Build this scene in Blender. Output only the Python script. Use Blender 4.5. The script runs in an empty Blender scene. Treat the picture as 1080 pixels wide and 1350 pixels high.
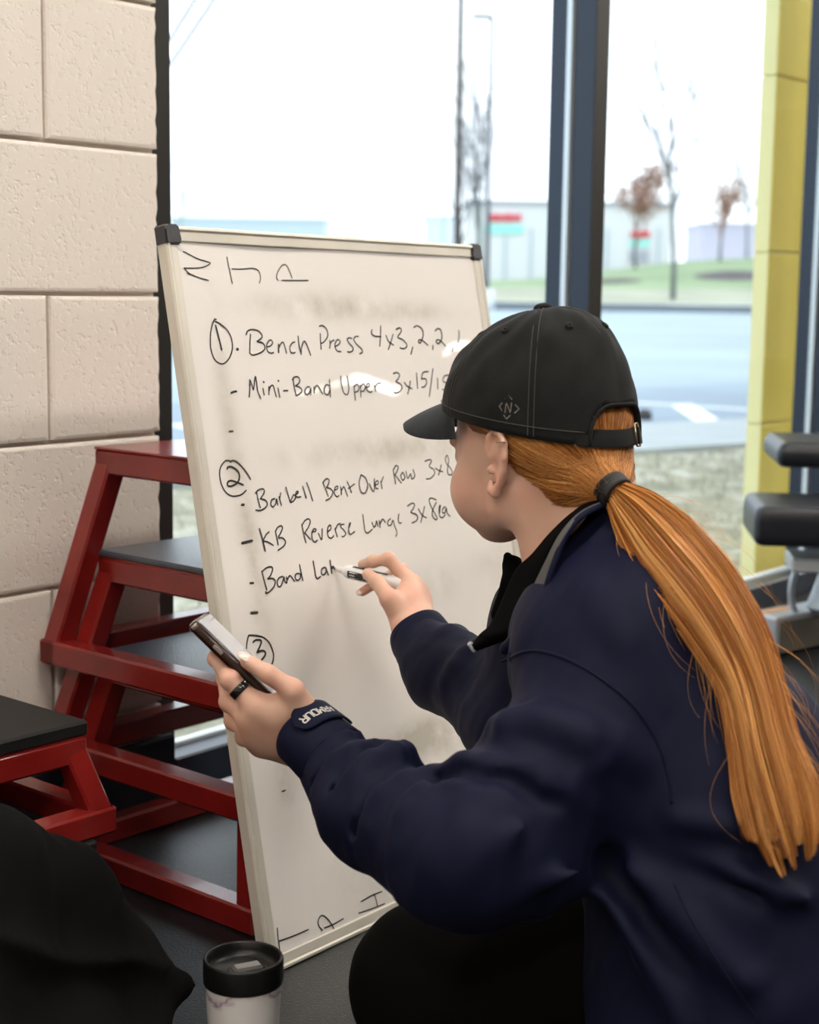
import bpy, bmesh, math, random
import numpy as np
from mathutils import Matrix, Vector
from mathutils.bvhtree import BVHTree
random.seed(7); rng = np.random.default_rng(7)
SC = bpy.context.scene
COL = SC.collection
# ---------------------------------------------------------------- camera
F = 2100.0; H = 0.80; PITCH = math.atan(297/2100); ROLL = math.radians(.8)
cf = np.array([0, math.cos(PITCH), -math.sin(PITCH)])
_r0 = np.array([1., 0, 0]); _u0 = np.cross(_r0, cf)
cr = math.cos(ROLL)*_r0 + math.sin(ROLL)*_u0
cu = np.cross(cr, cf)
CC = np.array([0, 0, H])
cam = bpy.data.objects.new('camera', bpy.data.cameras.new('camera')); COL.objects.link(cam)
M = Matrix(((cr[0], cu[0], -cf[0], 0), (cr[1], cu[1], -cf[1], 0), (cr[2], cu[2], -cf[2], H), (0, 0, 0, 1)))
cam.matrix_world = M
cam.data.sensor_fit = 'VERTICAL'; cam.data.sensor_height = 36; cam.data.sensor_width = 28.8
cam.data.lens = F/1350*36; cam.data.clip_end = 600; cam.data.clip_start = .05
cam.data.dof.use_dof = True; cam.data.dof.focus_distance = 1.74; cam.data.dof.aperture_fstop = 6.0
SC.camera = cam
# ---------------------------------------------------------------- sky, exposure
SC.view_settings.view_transform = 'Standard'; SC.view_settings.look = 'None'
SC.view_settings.gamma = 1; SC.view_settings.use_curve_mapping = False
SC.view_settings.exposure = 0.0
wd = bpy.data.worlds.new('overcast'); SC.world = wd; wd.use_nodes = True
nt = wd.node_tree; bg = nt.nodes['Background']
tc = nt.nodes.new('ShaderNodeTexCoord'); mp = nt.nodes.new('ShaderNodeMapping'); ns = nt.nodes.new('ShaderNodeTexNoise')
mp.inputs['Scale'].default_value = (1, 1, 3); ns.inputs['Scale'].default_value = 1.5
rp = nt.nodes.new('ShaderNodeValToRGB'); rp.color_ramp.elements[0].position = .3; rp.color_ramp.elements[1].position = .7
rp.color_ramp.elements[0].color = (.80, .90, 1, 1); rp.color_ramp.elements[1].color = (.90, .96, 1, 1)
nt.links.new(tc.outputs['Generated'], mp.inputs[0]); nt.links.new(mp.outputs[0], ns.inputs[0])
nt.links.new(ns.outputs[0], rp.inputs[0]); nt.links.new(rp.outputs[0], bg.inputs[0])
bg.inputs[1].default_value = 2.5
LAMP = 36.0     # emission of the ceiling troffers
# ---------------------------------------------------------------- camera helpers (pixel -> metres)
def ray(px, py): return cf + (px-540)/F*cr - (py-675)/F*cu
def at(px, py, Z): return CC + ray(px, py)*Z
def atz(px, py, z):
    d = ray(px, py); return CC + d*((z-H)/d[2])
def onp(px, py, p0, n):
    d = ray(px, py); return CC + d*(((p0-CC) @ n)/(d @ n))
def A(*v): return np.array(v, float)
def nrm(v): v = np.asarray(v, float); return v/np.linalg.norm(v)
# ---------------------------------------------------------------- materials
def mat(name, col, rough=.6, metal=0, bump=None, var=None, coat=0, spec=.5, sheen=0, emit=None, coords='Object', trans=0, aniso=0):
    """bump=(scale,strength,dist[,detail]); var=(scale,amount) colour grain"""
    m = bpy.data.materials.new(name); m.use_nodes = True; t = m.node_tree
    b = t.nodes['Principled BSDF']
    b.inputs['Base Color'].default_value = (*col, 1); b.inputs['Roughness'].default_value = rough
    b.inputs['Metallic'].default_value = metal; b.inputs['Coat Weight'].default_value = coat
    b.inputs['Coat Roughness'].default_value = .08
    b.inputs['Specular IOR Level'].default_value = spec; b.inputs['Sheen Weight'].default_value = sheen
    if emit: b.inputs['Emission Color'].default_value = (*emit[0], 1); b.inputs['Emission Strength'].default_value = emit[1]
    c = t.nodes.new('ShaderNodeTexCoord')
    if var:
        n = t.nodes.new('ShaderNodeTexNoise'); n.inputs['Scale'].default_value = var[0]; n.inputs['Detail'].default_value = 5
        t.links.new(c.outputs[coords], n.inputs['Vector'])
        r = t.nodes.new('ShaderNodeValToRGB'); r.color_ramp.elements[0].position = .3; r.color_ramp.elements[1].position = .7
        r.color_ramp.elements[0].color = (*[x*(1-var[1]) for x in col], 1); r.color_ramp.elements[1].color = (*[min(1, x*(1+var[1])) for x in col], 1)
        t.links.new(n.outputs[0], r.inputs[0]); t.links.new(r.outputs[0], b.inputs['Base Color'])
    if bump:
        n = t.nodes.new('ShaderNodeTexNoise'); n.inputs['Scale'].default_value = bump[0]; n.inputs['Detail'].default_value = bump[3] if len(bump) > 3 else 3
        t.links.new(c.outputs[coords], n.inputs['Vector'])
        bp = t.nodes.new('ShaderNodeBump'); bp.inputs['Strength'].default_value = bump[1]; bp.inputs['Distance'].default_value = bump[2]
        t.links.new(n.outputs[0], bp.inputs['Height']); t.links.new(bp.outputs[0], b.inputs['Normal'])
    return m
def nodes(m): return m.node_tree, m.node_tree.nodes['Principled BSDF']
# block paint with pits
MB_ = mat('painted_block', (.82, .75, .68), .55); t, b = nodes(MB_)
c = t.nodes.new('ShaderNodeTexCoord')
v = t.nodes.new('ShaderNodeTexNoise'); v.inputs['Scale'].default_value = 115; v.inputs['Detail'].default_value = 4; v.inputs['Roughness'].default_value = .6
w = t.nodes.new('ShaderNodeTexNoise'); w.inputs['Scale'].default_value = 9; w.inputs['Detail'].default_value = 2
r = t.nodes.new('ShaderNodeValToRGB'); r.color_ramp.elements[0].position = .30; r.color_ramp.elements[1].position = .46
mx = t.nodes.new('ShaderNodeMath'); mx.operation = 'MULTIPLY_ADD'; mx.inputs[1].default_value = .35
bp = t.nodes.new('ShaderNodeBump'); bp.inputs['Strength'].default_value = .5; bp.inputs['Distance'].default_value = .0022
t.links.new(c.outputs['Object'], v.inputs[0]); t.links.new(c.outputs['Object'], w.inputs[0]); t.links.new(v.outputs[0], r.inputs[0])
t.links.new(w.outputs[0], mx.inputs[0]); t.links.new(r.outputs[0], mx.inputs[2]); t.links.new(mx.outputs[0], bp.inputs['Height']); t.links.new(bp.outputs[0], b.inputs['Normal'])
M_MORTAR = mat('painted_mortar', (.78, .71, .64), .6, bump=(60, .3, .001))
M_RUBBER = mat('speckled_rubber_floor', (.030, .034, .040), .38, spec=.5, bump=(260, .5, .0012, 4)); t, b = nodes(M_RUBBER)
c = t.nodes.new('ShaderNodeTexCoord'); v = t.nodes.new('ShaderNodeTexVoronoi'); v.inputs['Scale'].default_value = 330
r = t.nodes.new('ShaderNodeValToRGB'); r.color_ramp.elements[0].position = .16; r.color_ramp.elements[0].color = (.07, .095, .13, 1)
r.color_ramp.elements[1].position = .24; r.color_ramp.elements[1].color = (.005, .006, .007, 1)
t.links.new(c.outputs['Object'], v.inputs[0]); t.links.new(v.outputs['Distance'], r.inputs[0]); t.links.new(r.outputs[0], b.inputs['Base Color'])
M_RED = mat('red_enamel_steel', (.215, .0115, .0095), .26, coat=.4, var=(14, .18), bump=(50, .05, .0006)); 
M_PAD = mat('textured_rubber_mat', (.030, .044, .068), .30, spec=1.0, bump=(420, .75, .0012, 2))
M_BLACKPAD = mat('black_vinyl_pad', (.010, .010, .010), .55, spec=.3, bump=(700, .6, .0008, 1))
M_FRAME = mat('dark_anodised_frame', (.018, .028, .048), .3, metal=.35, bump=(20, .04, .001))
M_JAMB = mat('black_frame_face', (.014, .012, .010), .45)
M_BEAD = mat('pale_glazing_bead', (.62, .70, .76), .35, metal=.3)
M_BASEB = mat('dark_vinyl_base', (.010, .012, .020), .5, spec=.3)
M_WHITE = mat('whiteboard_enamel', (.84, .80, .76), .30, coat=.8, spec=.3); M_WHITE.node_tree.nodes['Principled BSDF'].inputs['Coat Roughness'].default_value = .025
M_IVORY = mat('satin_aluminium', (.70, .66, .58), .38, metal=.25, var=(8, .08))
M_CAPC = mat('dark_grey_plastic', (.035, .035, .042), .4, bump=(90, .4, .001))
M_INK = mat('black_marker_ink', (.018, .018, .016), .5)
M_NAVY = mat('navy_softshell', (.0045, .0058, .0225), .66, spec=.13, sheen=.02, bump=(900, .25, .0004, 1), var=(3, .12))
M_NAVY.node_tree.nodes['Principled BSDF'].inputs['Sheen Tint'].default_value = (.35, .4, .8, 1)
M_LINING = mat('black_fleece_lining', (.0022, .0022, .0025), .95, spec=.03)
M_GREY = mat('grey_facing', (.10, .097, .097), .8, spec=.2)
M_LEG = mat('black_leggings', (.0042, .0037, .0034), .8, spec=.06, bump=(500, .2, .0004))
M_CAP = mat('washed_black_cotton', (.0125, .0128, .0128), .85, spec=.14, sheen=.05, bump=(520, .5, .0006, 3), var=(30, .25))
M_BRIM = mat('brim_cotton', (.018, .023, .030), .8, spec=.2, sheen=.06, bump=(520, .5, .0006, 3), var=(45, .25))
M_STITCH = mat('grey_stitching', (.05, .048, .042), .8)
M_LOGO = mat('logo_thread', (.17, .16, .145), .6)
M_BRASS = mat('antique_brass', (.30, .24, .15), .32, metal=.9)
M_NAIL = mat('pale_nail_polish', (.80, .66, .58), .12, coat=.6)
M_CASE = mat('dark_brown_phone_case', (.024, .008, .004), .22, coat=.15, spec=.35)
M_PHBACK = mat('phone_edge_metal', (.33, .27, .25), .25, metal=.6)
M_SCREEN = mat('phone_screen', (.32, .34, .38), .06, coat=1, emit=((.55, .58, .66), .22))
M_RING = mat('black_ring', (.01, .01, .011), .18, coat=.5)
M_MWHITE = mat('white_marker_plastic', (.74, .74, .74), .3)
M_MGREY = mat('grey_marker_recess', (.42, .42, .41), .4)
M_BAG = mat('black_bag_fabric', (.0050, .0048, .0046), .9, spec=.06, bump=(300, .35, .0008), var=(5, .3))
M_LID = mat('matt_black_lid', (.006, .006, .006), .36, spec=.35)
M_SILV = mat('silver_powder_coat', (.50, .53, .56), .35, metal=.2)
M_TAN = mat('taupe_powder_coat', (.19, .17, .14), .5)
M_VINYL = mat('black_bench_vinyl', (.006, .007, .012), .38, bump=(260, .3, .0008))
M_ORANGE = mat('orange_sticker', (.85, .33, .05), .5)
M_ELASTIC = mat('black_hair_elastic', (.008, .007, .008), .6, bump=(300, .5, .0006))
M_YEL = mat('yellow_wall_panel', (.90, .74, .15), .5, var=(3, .06))
M_YEL2 = mat('pale_yellow_trim', (.86, .82, .42), .5)
M_ASPH = mat('pale_asphalt', (.27, .335, .40), .8, var=(.6, .12))
M_ASPH2 = mat('road_asphalt', (.36, .44, .48), .8, var=(.25, .12))
M_CONC = mat('kerb_concrete', (.40, .44, .45), .8, var=(2, .1))
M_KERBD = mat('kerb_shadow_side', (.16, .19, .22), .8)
M_PAINT = mat('road_paint', (.95, .95, .95), .6)
M_GRASS = mat('winter_grass', (.39, .40, .30), .9, var=(.35, .2))
M_GRASSG = mat('green_grass', (.27, .36, .20), .9, var=(.2, .2))
M_MULCH = mat('dark_mulch', (.10, .085, .09), .9)
M_BARK = mat('grey_bark', (.14, .16, .16), .9)
M_TWIG = mat('pale_twigs', (.15, .155, .18), .9)
M_RUST = mat('russet_leaves', (.36, .20, .15), .9)
M_STORE = mat('white_store_wall', (.74, .74, .78), .8)
M_STORED = mat('grey_store_trim', (.42, .42, .50), .8)
M_SIGNR = mat('red_sign_letter', (.75, .05, .08), .6)
M_SIGNT = mat('teal_sign_band', (.35, .80, .76), .6)
M_HAZE = mat('far_haze_tone', (.50, .58, .66), .9)  # distance haze put into the pale colour of far things
M_POLE = mat('steel_pole', (.10, .10, .12), .6)
M_POLEB = mat('weathered_pole', (.09, .075, .07), .8)
M_CEIL = mat('ceiling_paint', (.70, .68, .64), .8)
M_PLAST = mat('cream_plaster', (.62, .57, .51), .8)
M_DARKW = mat('dark_gym_wall', (.50, .46, .42), .8)
M_TROF = mat('troffer_housing', (.8, .8, .8), .5)
M_LIGHT = mat('lit_diffuser', (1, 1, 1), .5, emit=((1, .93, .84), LAMP))
M_STONE = mat('dark_stone', (.05, .05, .055), .8)
# gravelly winter turf close to the glass
M_TURF = mat('dry_turf', (.46, .45, .33), .95, bump=(30, 1, .03, 4)); t, b = nodes(M_TURF)
c = t.nodes.new('ShaderNodeTexCoord'); v = t.nodes.new('ShaderNodeTexNoise'); v.inputs['Scale'].default_value = 5.5; v.inputs['Detail'].default_value = 9; v.inputs['Roughness'].default_value = .75
r = t.nodes.new('ShaderNodeValToRGB'); e = r.color_ramp.elements
e[0].position = .34; e[0].color = (.20, .20, .15, 1); e[1].position = .66; e[1].color = (.68, .68, .64, 1)
x = e.new(.5); x.color = (.40, .385, .28, 1)
t.links.new(c.outputs['Object'], v.inputs[0]); t.links.new(v.outputs[0], r.inputs[0]); t.links.new(r.outputs[0], b.inputs['Base Color'])
# skin
M_SKIN = mat('skin', (.66, .40, .29), .48, bump=(240, .12, .0006)); t, b = nodes(M_SKIN)
b.inputs['Subsurface Weight'].default_value = .12; b.inputs['Subsurface Radius'].default_value = (.010, .004, .002); b.inputs['Subsurface Scale'].default_value = .5
c = t.nodes.new('ShaderNodeTexCoord'); v = t.nodes.new('ShaderNodeTexNoise'); v.inputs['Scale'].default_value = 34; v.inputs['Detail'].default_value = 3
r = t.nodes.new('ShaderNodeValToRGB'); r.color_ramp.elements[0].position = .35; r.color_ramp.elements[0].color = (.66, .42, .31, 1)
r.color_ramp.elements[1].position = .7; r.color_ramp.elements[1].color = (.69, .37, .275, 1)
t.links.new(c.outputs['Object'], v.inputs[0]); t.links.new(v.outputs[0], r.inputs[0]); t.links.new(r.outputs[0], b.inputs['Base Color'])
# hair: per-strand tone attribute
def hair_mat(name, lo, mid, hi):
    m = mat(name, mid, .36, spec=.45); t, b = nodes(m)
    a = t.nodes.new('ShaderNodeAttribute'); a.attribute_name = 'tone'
    r = t.nodes.new('ShaderNodeValToRGB'); e = r.color_ramp.elements
    e[0].position = .05; e[0].color = (*lo, 1); e[1].position = .95; e[1].color = (*hi, 1); x = e.new(.5); x.color = (*mid, 1)
    t.links.new(a.outputs['Fac'], r.inputs[0]); t.links.new(r.outputs[0], b.inputs['Base Color'])
    return m
M_HAIR = hair_mat('copper_hair', (.22, .060, .010), (.44, .160, .028), (.86, .44, .14))
M_HAIRB = mat('hair_underlayer', (.20, .060, .012), .6)
# glass pane: clear with a mirror-like reflection
M_GLASS = bpy.data.materials.new('window_glass'); M_GLASS.use_nodes = True; t = M_GLASS.node_tree
for n in list(t.nodes):
    if n.type != 'OUTPUT_MATERIAL': t.nodes.remove(n)
o = [n for n in t.nodes][0]; tr = t.nodes.new('ShaderNodeBsdfTransparent'); tr.inputs[0].default_value = (.97, .985, .99, 1)
g = t.nodes.new('ShaderNodeBsdfGlossy'); g.inputs['Roughness'].default_value = .0; gg_ = t.nodes.new('ShaderNodeNewGeometry'); dt = t.nodes.new('ShaderNodeVectorMath'); dt.operation = 'DOT_PRODUCT'
t.links.new(gg_.outputs['Incoming'], dt.inputs[0]); t.links.new(gg_.outputs['Normal'], dt.inputs[1])
ab = t.nodes.new('ShaderNodeMath'); ab.operation = 'ABSOLUTE'; t.links.new(dt.outputs['Value'], ab.inputs[0])
sb = t.nodes.new('ShaderNodeMath'); sb.operation = 'SUBTRACT'; sb.inputs[0].default_value = 1; t.links.new(ab.outputs[0], sb.inputs[1])
pw_ = t.nodes.new('ShaderNodeMath'); pw_.operation = 'POWER'; pw_.inputs[1].default_value = 5; t.links.new(sb.outputs[0], pw_.inputs[0])
fr = t.nodes.new('ShaderNodeMath'); fr.operation = 'MULTIPLY_ADD'; fr.inputs[1].default_value = .96; fr.inputs[2].default_value = .04; t.links.new(pw_.outputs[0], fr.inputs[0])
ms = t.nodes.new('ShaderNodeMixShader'); t.links.new(fr.outputs[0], ms.inputs[0]); t.links.new(tr.outputs[0], ms.inputs[1]); t.links.new(g.outputs[0], ms.inputs[2]); t.links.new(ms.outputs[0], o.inputs[0])
# ---------------------------------------------------------------- mesh helpers
def link(name, me, m, parent=None, smooth=False, loc=None):
    if m is not None and not me.materials:
        me.materials.append(m)
    o = bpy.data.objects.new(name, me); COL.objects.link(o)
    if smooth: me.shade_smooth()
    if parent is not None: o.parent = parent
    if loc is not None: o.location = loc
    return o
def mesh(name, vs, fs, m=None, parent=None, smooth=False):
    me = bpy.data.meshes.new(name); me.from_pydata([tuple(map(float, p)) for p in vs], [], [tuple(map(int, f)) for f in fs]); me.update()
    return link(name, me, m, parent, smooth)
def meshnp(name, V, Q, m=None, parent=None, smooth=True):
    V = np.asarray(V, np.float32); Q = np.asarray(Q, np.int32); k = Q.shape[1]
    me = bpy.data.meshes.new(name); me.vertices.add(len(V)); me.vertices.foreach_set('co', V.ravel())
    me.loops.add(Q.size); me.loops.foreach_set('vertex_index', Q.ravel())
    me.polygons.add(len(Q)); me.polygons.foreach_set('loop_start', np.arange(0, Q.size, k, dtype=np.int32))
    me.polygons.foreach_set('loop_total', np.full(len(Q), k, np.int32)); me.update(calc_edges=True); me.validate()
    return link(name, me, m, parent, smooth)
def tag(o, label=None, cat=None, group=None, kind=None):
    if label: o['label'] = label
    if cat: o['category'] = cat
    if group: o['group'] = group
    if kind: o['kind'] = kind
    return o
def empty(name, loc, label, cat, group=None):
    o = bpy.data.objects.new(name, None); COL.objects.link(o); o.location = tuple(loc); o.empty_display_size = .05
    bpy.context.view_layer.update()
    return tag(o, label, cat, group)
def adopt(root, *obs):
    """parent while keeping world-space vertex data"""
    for o in obs:
        o.parent = root; o.matrix_parent_inverse = Matrix.Translation(root.location).inverted()
    return obs[0] if obs else None
class G:
    def __init__(s): s.v = []; s.f = []
    def add(s, vs, fs):
        n = len(s.v); s.v += [tuple(map(float, p)) for p in vs]; s.f += [tuple(n+i for i in f) for f in fs]
    def build(s, name, m, parent=None, smooth=False): return mesh(name, s.v, s.f, m, parent, smooth)
def frame_of(d, up=(0, 0, 1)):
    d = nrm(d); up = A(*up)
    if abs(d @ nrm(up)) > .98: up = A(0, 1, 0) if abs(d[1]) < .9 else A(1, 0, 0)
    s = nrm(np.cross(d, up)); return d, s, np.cross(s, d)
def box_vf(c, ax, ay, az, sx, sy, sz, bev=0):
    c = A(*c); ax, ay, az = [A(*q) for q in (ax, ay, az)]
    hx, hy, hz = sx/2, sy/2, sz/2
    if bev <= 0:
        vs = [c+ax*hx*i+ay*hy*j+az*hz*k for i in (-1, 1) for j in (-1, 1) for k in (-1, 1)]
        fs = [(0, 1, 3, 2), (4, 6, 7, 5), (0, 4, 5, 1), (2, 3, 7, 6), (0, 2, 6, 4), (1, 5, 7, 3)]
        return vs, fs
    bm = bmesh.new(); bmesh.ops.create_cube(bm, size=1)
    for q in bm.verts: q.co = (q.co.x*sx, q.co.y*sy, q.co.z*sz)
    bmesh.ops.bevel(bm, geom=list(bm.edges), offset=bev, segments=2 if bev > .004 else 1, profile=.5, affect='EDGES')
    vs = [c+ax*q.co.x+ay*q.co.y+az*q.co.z for q in bm.verts]; fs = [tuple(q.index for q in f.verts) for f in bm.faces]
    bm.free(); return vs, fs
def beam_vf(a, b, w, h, up=(0, 0, 1), bev=.003, ext=0):
    a = A(*a); b = A(*b); d, s, u = frame_of(b-a, up); a = a-d*ext; b = b+d*ext
    return box_vf((a+b)/2, d, s, u, np.linalg.norm(b-a), w, h, bev)
X, Y, Zx = A(1, 0, 0), A(0, 1, 0), A(0, 0, 1)
def smoothpath(pts, n=6):
    pts = [A(*p) for p in pts]
    if len(pts) < 3: return pts
    P = [2*pts[0]-pts[1]]+pts+[2*pts[-1]-pts[-2]]; out = []
    for i in range(1, len(P)-2):
        p0, p1, p2, p3 = P[i-1:i+3]
        for k in range(n):
            t = k/n; out.append(.5*((2*p1)+(-p0+p2)*t+(2*p0-5*p1+4*p2-p3)*t*t+(-p0+3*p1-3*p2+p3)*t**3))
    out.append(P[-2]); return out
def tube_vf(pts, rad, seg=8, cap=True, flat=1.0, up=(0, 0, 1)):
    pts = [A(*p) for p in pts]; n = len(pts)
    rad = [rad]*n if np.isscalar(rad) else rad
    vs = []; fs = []; s = None
    for i, p in enumerate(pts):
        d = nrm(pts[min(i+1, n-1)]-pts[max(i-1, 0)]+1e-9)
        if s is None: _, s, u = frame_of(d, up)
        else:
            s = nrm(s-d*(s @ d)); u = np.cross(s, d)
        for k in range(seg):
            a = 2*math.pi*k/seg; vs.append(p+(s*math.cos(a)+u*math.sin(a)*flat)*rad[i])
    for i in range(n-1):
        for k in range(seg): fs.append((i*seg+k, i*seg+(k+1) % seg, (i+1)*seg+(k+1) % seg, (i+1)*seg+k))
    if cap: fs.append(tuple(range(seg))[::-1]); fs.append(tuple((n-1)*seg+k for k in range(seg)))
    return vs, fs
def lathe_vf(c, ax, prof, seg=40):
    """prof: list of (radius, height) along axis ax"""
    d, s, u = frame_of(ax); c = A(*c); vs = []; fs = []
    for r_, h_ in prof:
        for k in range(seg):
            a = 2*math.pi*k/seg; vs.append(c+d*h_+(s*math.cos(a)+u*math.sin(a))*r_)
    for i in range(len(prof)-1):
        for k in range(seg): fs.append((i*seg+k, i*seg+(k+1) % seg, (i+1)*seg+(k+1) % seg, (i+1)*seg+k))
    return vs, fs
def ribbon_vf(pts, nrmal, w):
    """flat ribbon along pts lying on a surface with normal(s)"""
    vs = []; fs = []; n = len(pts)
    for i, p in enumerate(pts):
        d = nrm(pts[min(i+1, n-1)]-pts[max(i-1, 0)]+1e-9); N = nrmal[i] if isinstance(nrmal, list) else nrmal
        s = nrm(np.cross(N, d)); ww = w if np.isscalar(w) else w[i]
        vs += [p-s*ww/2, p+s*ww/2]
    for i in range(n-1): fs.append((2*i, 2*i+1, 2*i+3, 2*i+2))
    d0 = nrm(pts[1]-pts[0]); d1 = nrm(pts[-1]-pts[-2]); ww = w if np.isscalar(w) else w[0]
    a = len(vs); vs += [pts[0]-d0*ww*.42, pts[-1]+d1*ww*.42]; fs += [(a, 1, 0), (a+1, 2*n-2, 2*n-1)]
    return vs, fs
# ---------------------------------------------------------------- signed distance modelling
class SDF:
    def __init__(s, lo, hi, h):
        s.h = h; s.lo = A(*lo); s.n = np.ceil((A(*hi)-s.lo)/h).astype(int)+1
        s.g = np.full(tuple(s.n), .2, np.float32)
    def sub(s, lo, hi, pad):
        i0 = np.clip(np.floor((lo-pad-s.lo)/s.h).astype(int), 0, s.n); i1 = np.clip(np.ceil((hi+pad-s.lo)/s.h).astype(int)+1, 0, s.n)
        if (i1 <= i0).any(): return None
        sl = tuple(slice(a, b) for a, b in zip(i0, i1))
        ax = [(np.arange(a, b)*s.h+o).astype(np.float32) for a, b, o in zip(i0, i1, s.lo)]
        return sl, ax[0][:, None, None], ax[1][None, :, None], ax[2][None, None, :]
    def comb(s, sl, d, k, op):
        g = s.g[sl]
        if op == 'add':
            if k > 0: hh = np.maximum(k-np.abs(g-d), 0)/k; s.g[sl] = np.minimum(g, d)-hh*hh*k*.25
            else: s.g[sl] = np.minimum(g, d)
        else:
            d = -d
            if k > 0: hh = np.maximum(k-np.abs(g-d), 0)/k; s.g[sl] = np.maximum(g, d)+hh*hh*k*.25
            else: s.g[sl] = np.maximum(g, d)
    def cap(s, a, b, ra, rb, k=.01, op='add'):
        a = A(*a); b = A(*b); R_ = max(ra, rb); q = s.sub(np.minimum(a, b)-R_, np.maximum(a, b)+R_, k+3*s.h)
        if q is None: return s
        sl, x, y, z = q; ab = b-a; L2 = ab @ ab+1e-12
        px, py, pz = x-a[0], y-a[1], z-a[2]
        t = np.clip((px*ab[0]+py*ab[1]+pz*ab[2])/L2, 0, 1)
        d = np.sqrt((px-ab[0]*t)**2+(py-ab[1]*t)**2+(pz-ab[2]*t)**2)-(ra+(rb-ra)*t)
        s.comb(sl, d, k, op); return s
    def chain(s, pts, k=.006):
        for p, q in zip(pts[:-1], pts[1:]): s.cap(p[0], q[0], p[1], q[1], k)
        return s
    def ell(s, c, R, r, k=.01, op='add'):
        c = A(*c); R = np.asarray(R); m = max(r); q = s.sub(c-m, c+m, k+3*s.h)
        if q is None: return s
        sl, x, y, z = q; px, py, pz = x-c[0], y-c[1], z-c[2]
        q = [px*R[i][0]+py*R[i][1]+pz*R[i][2] for i in range(3)]
        k0 = np.sqrt(sum((q[i]/r[i])**2 for i in range(3)))+1e-6; k1 = np.sqrt(sum((q[i]/r[i]**2)**2 for i in range(3)))+1e-6
        s.comb(sl, k0*(k0-1)/k1, k, op); return s
    def plane(s, p, n):
        """keep the side where (x-p).n < 0"""
        x, y, z = [(np.arange(m)*s.h+o).astype(np.float32) for m, o in zip(s.n, s.lo)]
        d = (x[:, None, None]-p[0])*n[0]+(y[None, :, None]-p[1])*n[1]+(z[None, None, :]-p[2])*n[2]
        s.g = np.maximum(s.g, d.astype(np.float32)); return s
    def mesh(s, relax=1):
        g = s.g; g[0] = g[-1] = .01; g[:, 0] = g[:, -1] = .01; g[:, :, 0] = g[:, :, -1] = .01
        ins = g < 0
        cnt = np.zeros(tuple(s.n-1), np.int8)
        for i in (0, 1):
            for j in (0, 1):
                for k in (0, 1): cnt += ins[i:i+s.n[0]-1, j:j+s.n[1]-1, k:k+s.n[2]-1]
        idx = np.argwhere((cnt > 0) & (cnt < 8)); ids = np.full(tuple(s.n-1), -1, np.int64); ids[tuple(idx.T)] = np.arange(len(idx))
        acc = np.zeros((len(idx), 3)); c = np.zeros(len(idx))
        cn = [(i, j, k) for i in (0, 1) for j in (0, 1) for k in (0, 1)]
        for a in cn:
            for b in cn:
                if sum(b)-sum(a) == 1 and sum(abs(p-q) for p, q in zip(a, b)) == 1:
                    ga = g[tuple((idx+a).T)]; gb = g[tuple((idx+b).T)]; m = (ga < 0) != (gb < 0)
                    t = np.where(m, ga/(ga-gb+1e-12), 0)
                    acc[m] += (np.array(a)+t[:, None]*(np.array(b)-np.array(a)))[m]; c[m] += 1
        V = s.lo+(idx+acc/c[:, None])*s.h
        Q = []
        for ax in range(3):
            o1, o2 = (ax+1) % 3, (ax+2) % 3
            a = np.take(ins, range(s.n[ax]-1), ax); b = np.take(ins, range(1, s.n[ax]), ax)
            e = np.argwhere(a != b); e = e[(e[:, o1] > 0) & (e[:, o2] > 0)]
            e = e[(e[:, o1] < s.n[o1]-1) & (e[:, o2] < s.n[o2]-1)]
            fl = a[tuple(e.T)]
            def off(d1, d2):
                q = e.copy(); q[:, o1] -= d1; q[:, o2] -= d2; return ids[tuple(q.T)]
            q = np.stack([off(0, 0), off(1, 0), off(1, 1), off(0, 1)], 1); q[~fl] = q[~fl][:, ::-1]; Q.append(q)
        Q = np.concatenate(Q); Q = Q[(Q >= 0).all(1)]
        for _ in range(relax): V = relaxed(V, Q, .5)
        return V, Q
def relaxed(V, Q, w=.5):
    acc = np.zeros_like(V); c = np.zeros(len(V))
    for i in range(4):
        a, b = Q[:, i], Q[:, (i+1) % 4]
        for p, q in ((a, b), (b, a)):
            for d in range(3): acc[:, d] += np.bincount(p, V[q, d], len(V))
            c += np.bincount(p, minlength=len(V))
    return V*(1-w)+w*acc/np.maximum(c, 1)[:, None]
def normals(V, Q):
    n = np.cross(V[Q[:, 2]]-V[Q[:, 0]], V[Q[:, 3]]-V[Q[:, 1]]); N = np.zeros_like(V)
    for i in range(4):
        for d in range(3): N[:, d] += np.bincount(Q[:, i], n[:, d], len(V))
    return N/(np.linalg.norm(N, axis=1)[:, None]+1e-12)
def snoise(V, freq, seed, oct=3):
    r_ = np.random.default_rng(seed); out = np.zeros(len(V)); a = 1; s_ = 0
    for o_ in range(oct):
        for k in range(4):
            d = r_.normal(size=3); d /= np.linalg.norm(d); ph = r_.uniform(0, 6.28, 2); d2 = r_.normal(size=3); d2 /= np.linalg.norm(d2)
            out += a*np.sin(V @ d*freq*6.28+ph[0]+1.6*np.sin(V @ d2*freq*4.1+ph[1]))
        s_ += a*2; a *= .5; freq *= 2
    return out/s_
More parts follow.
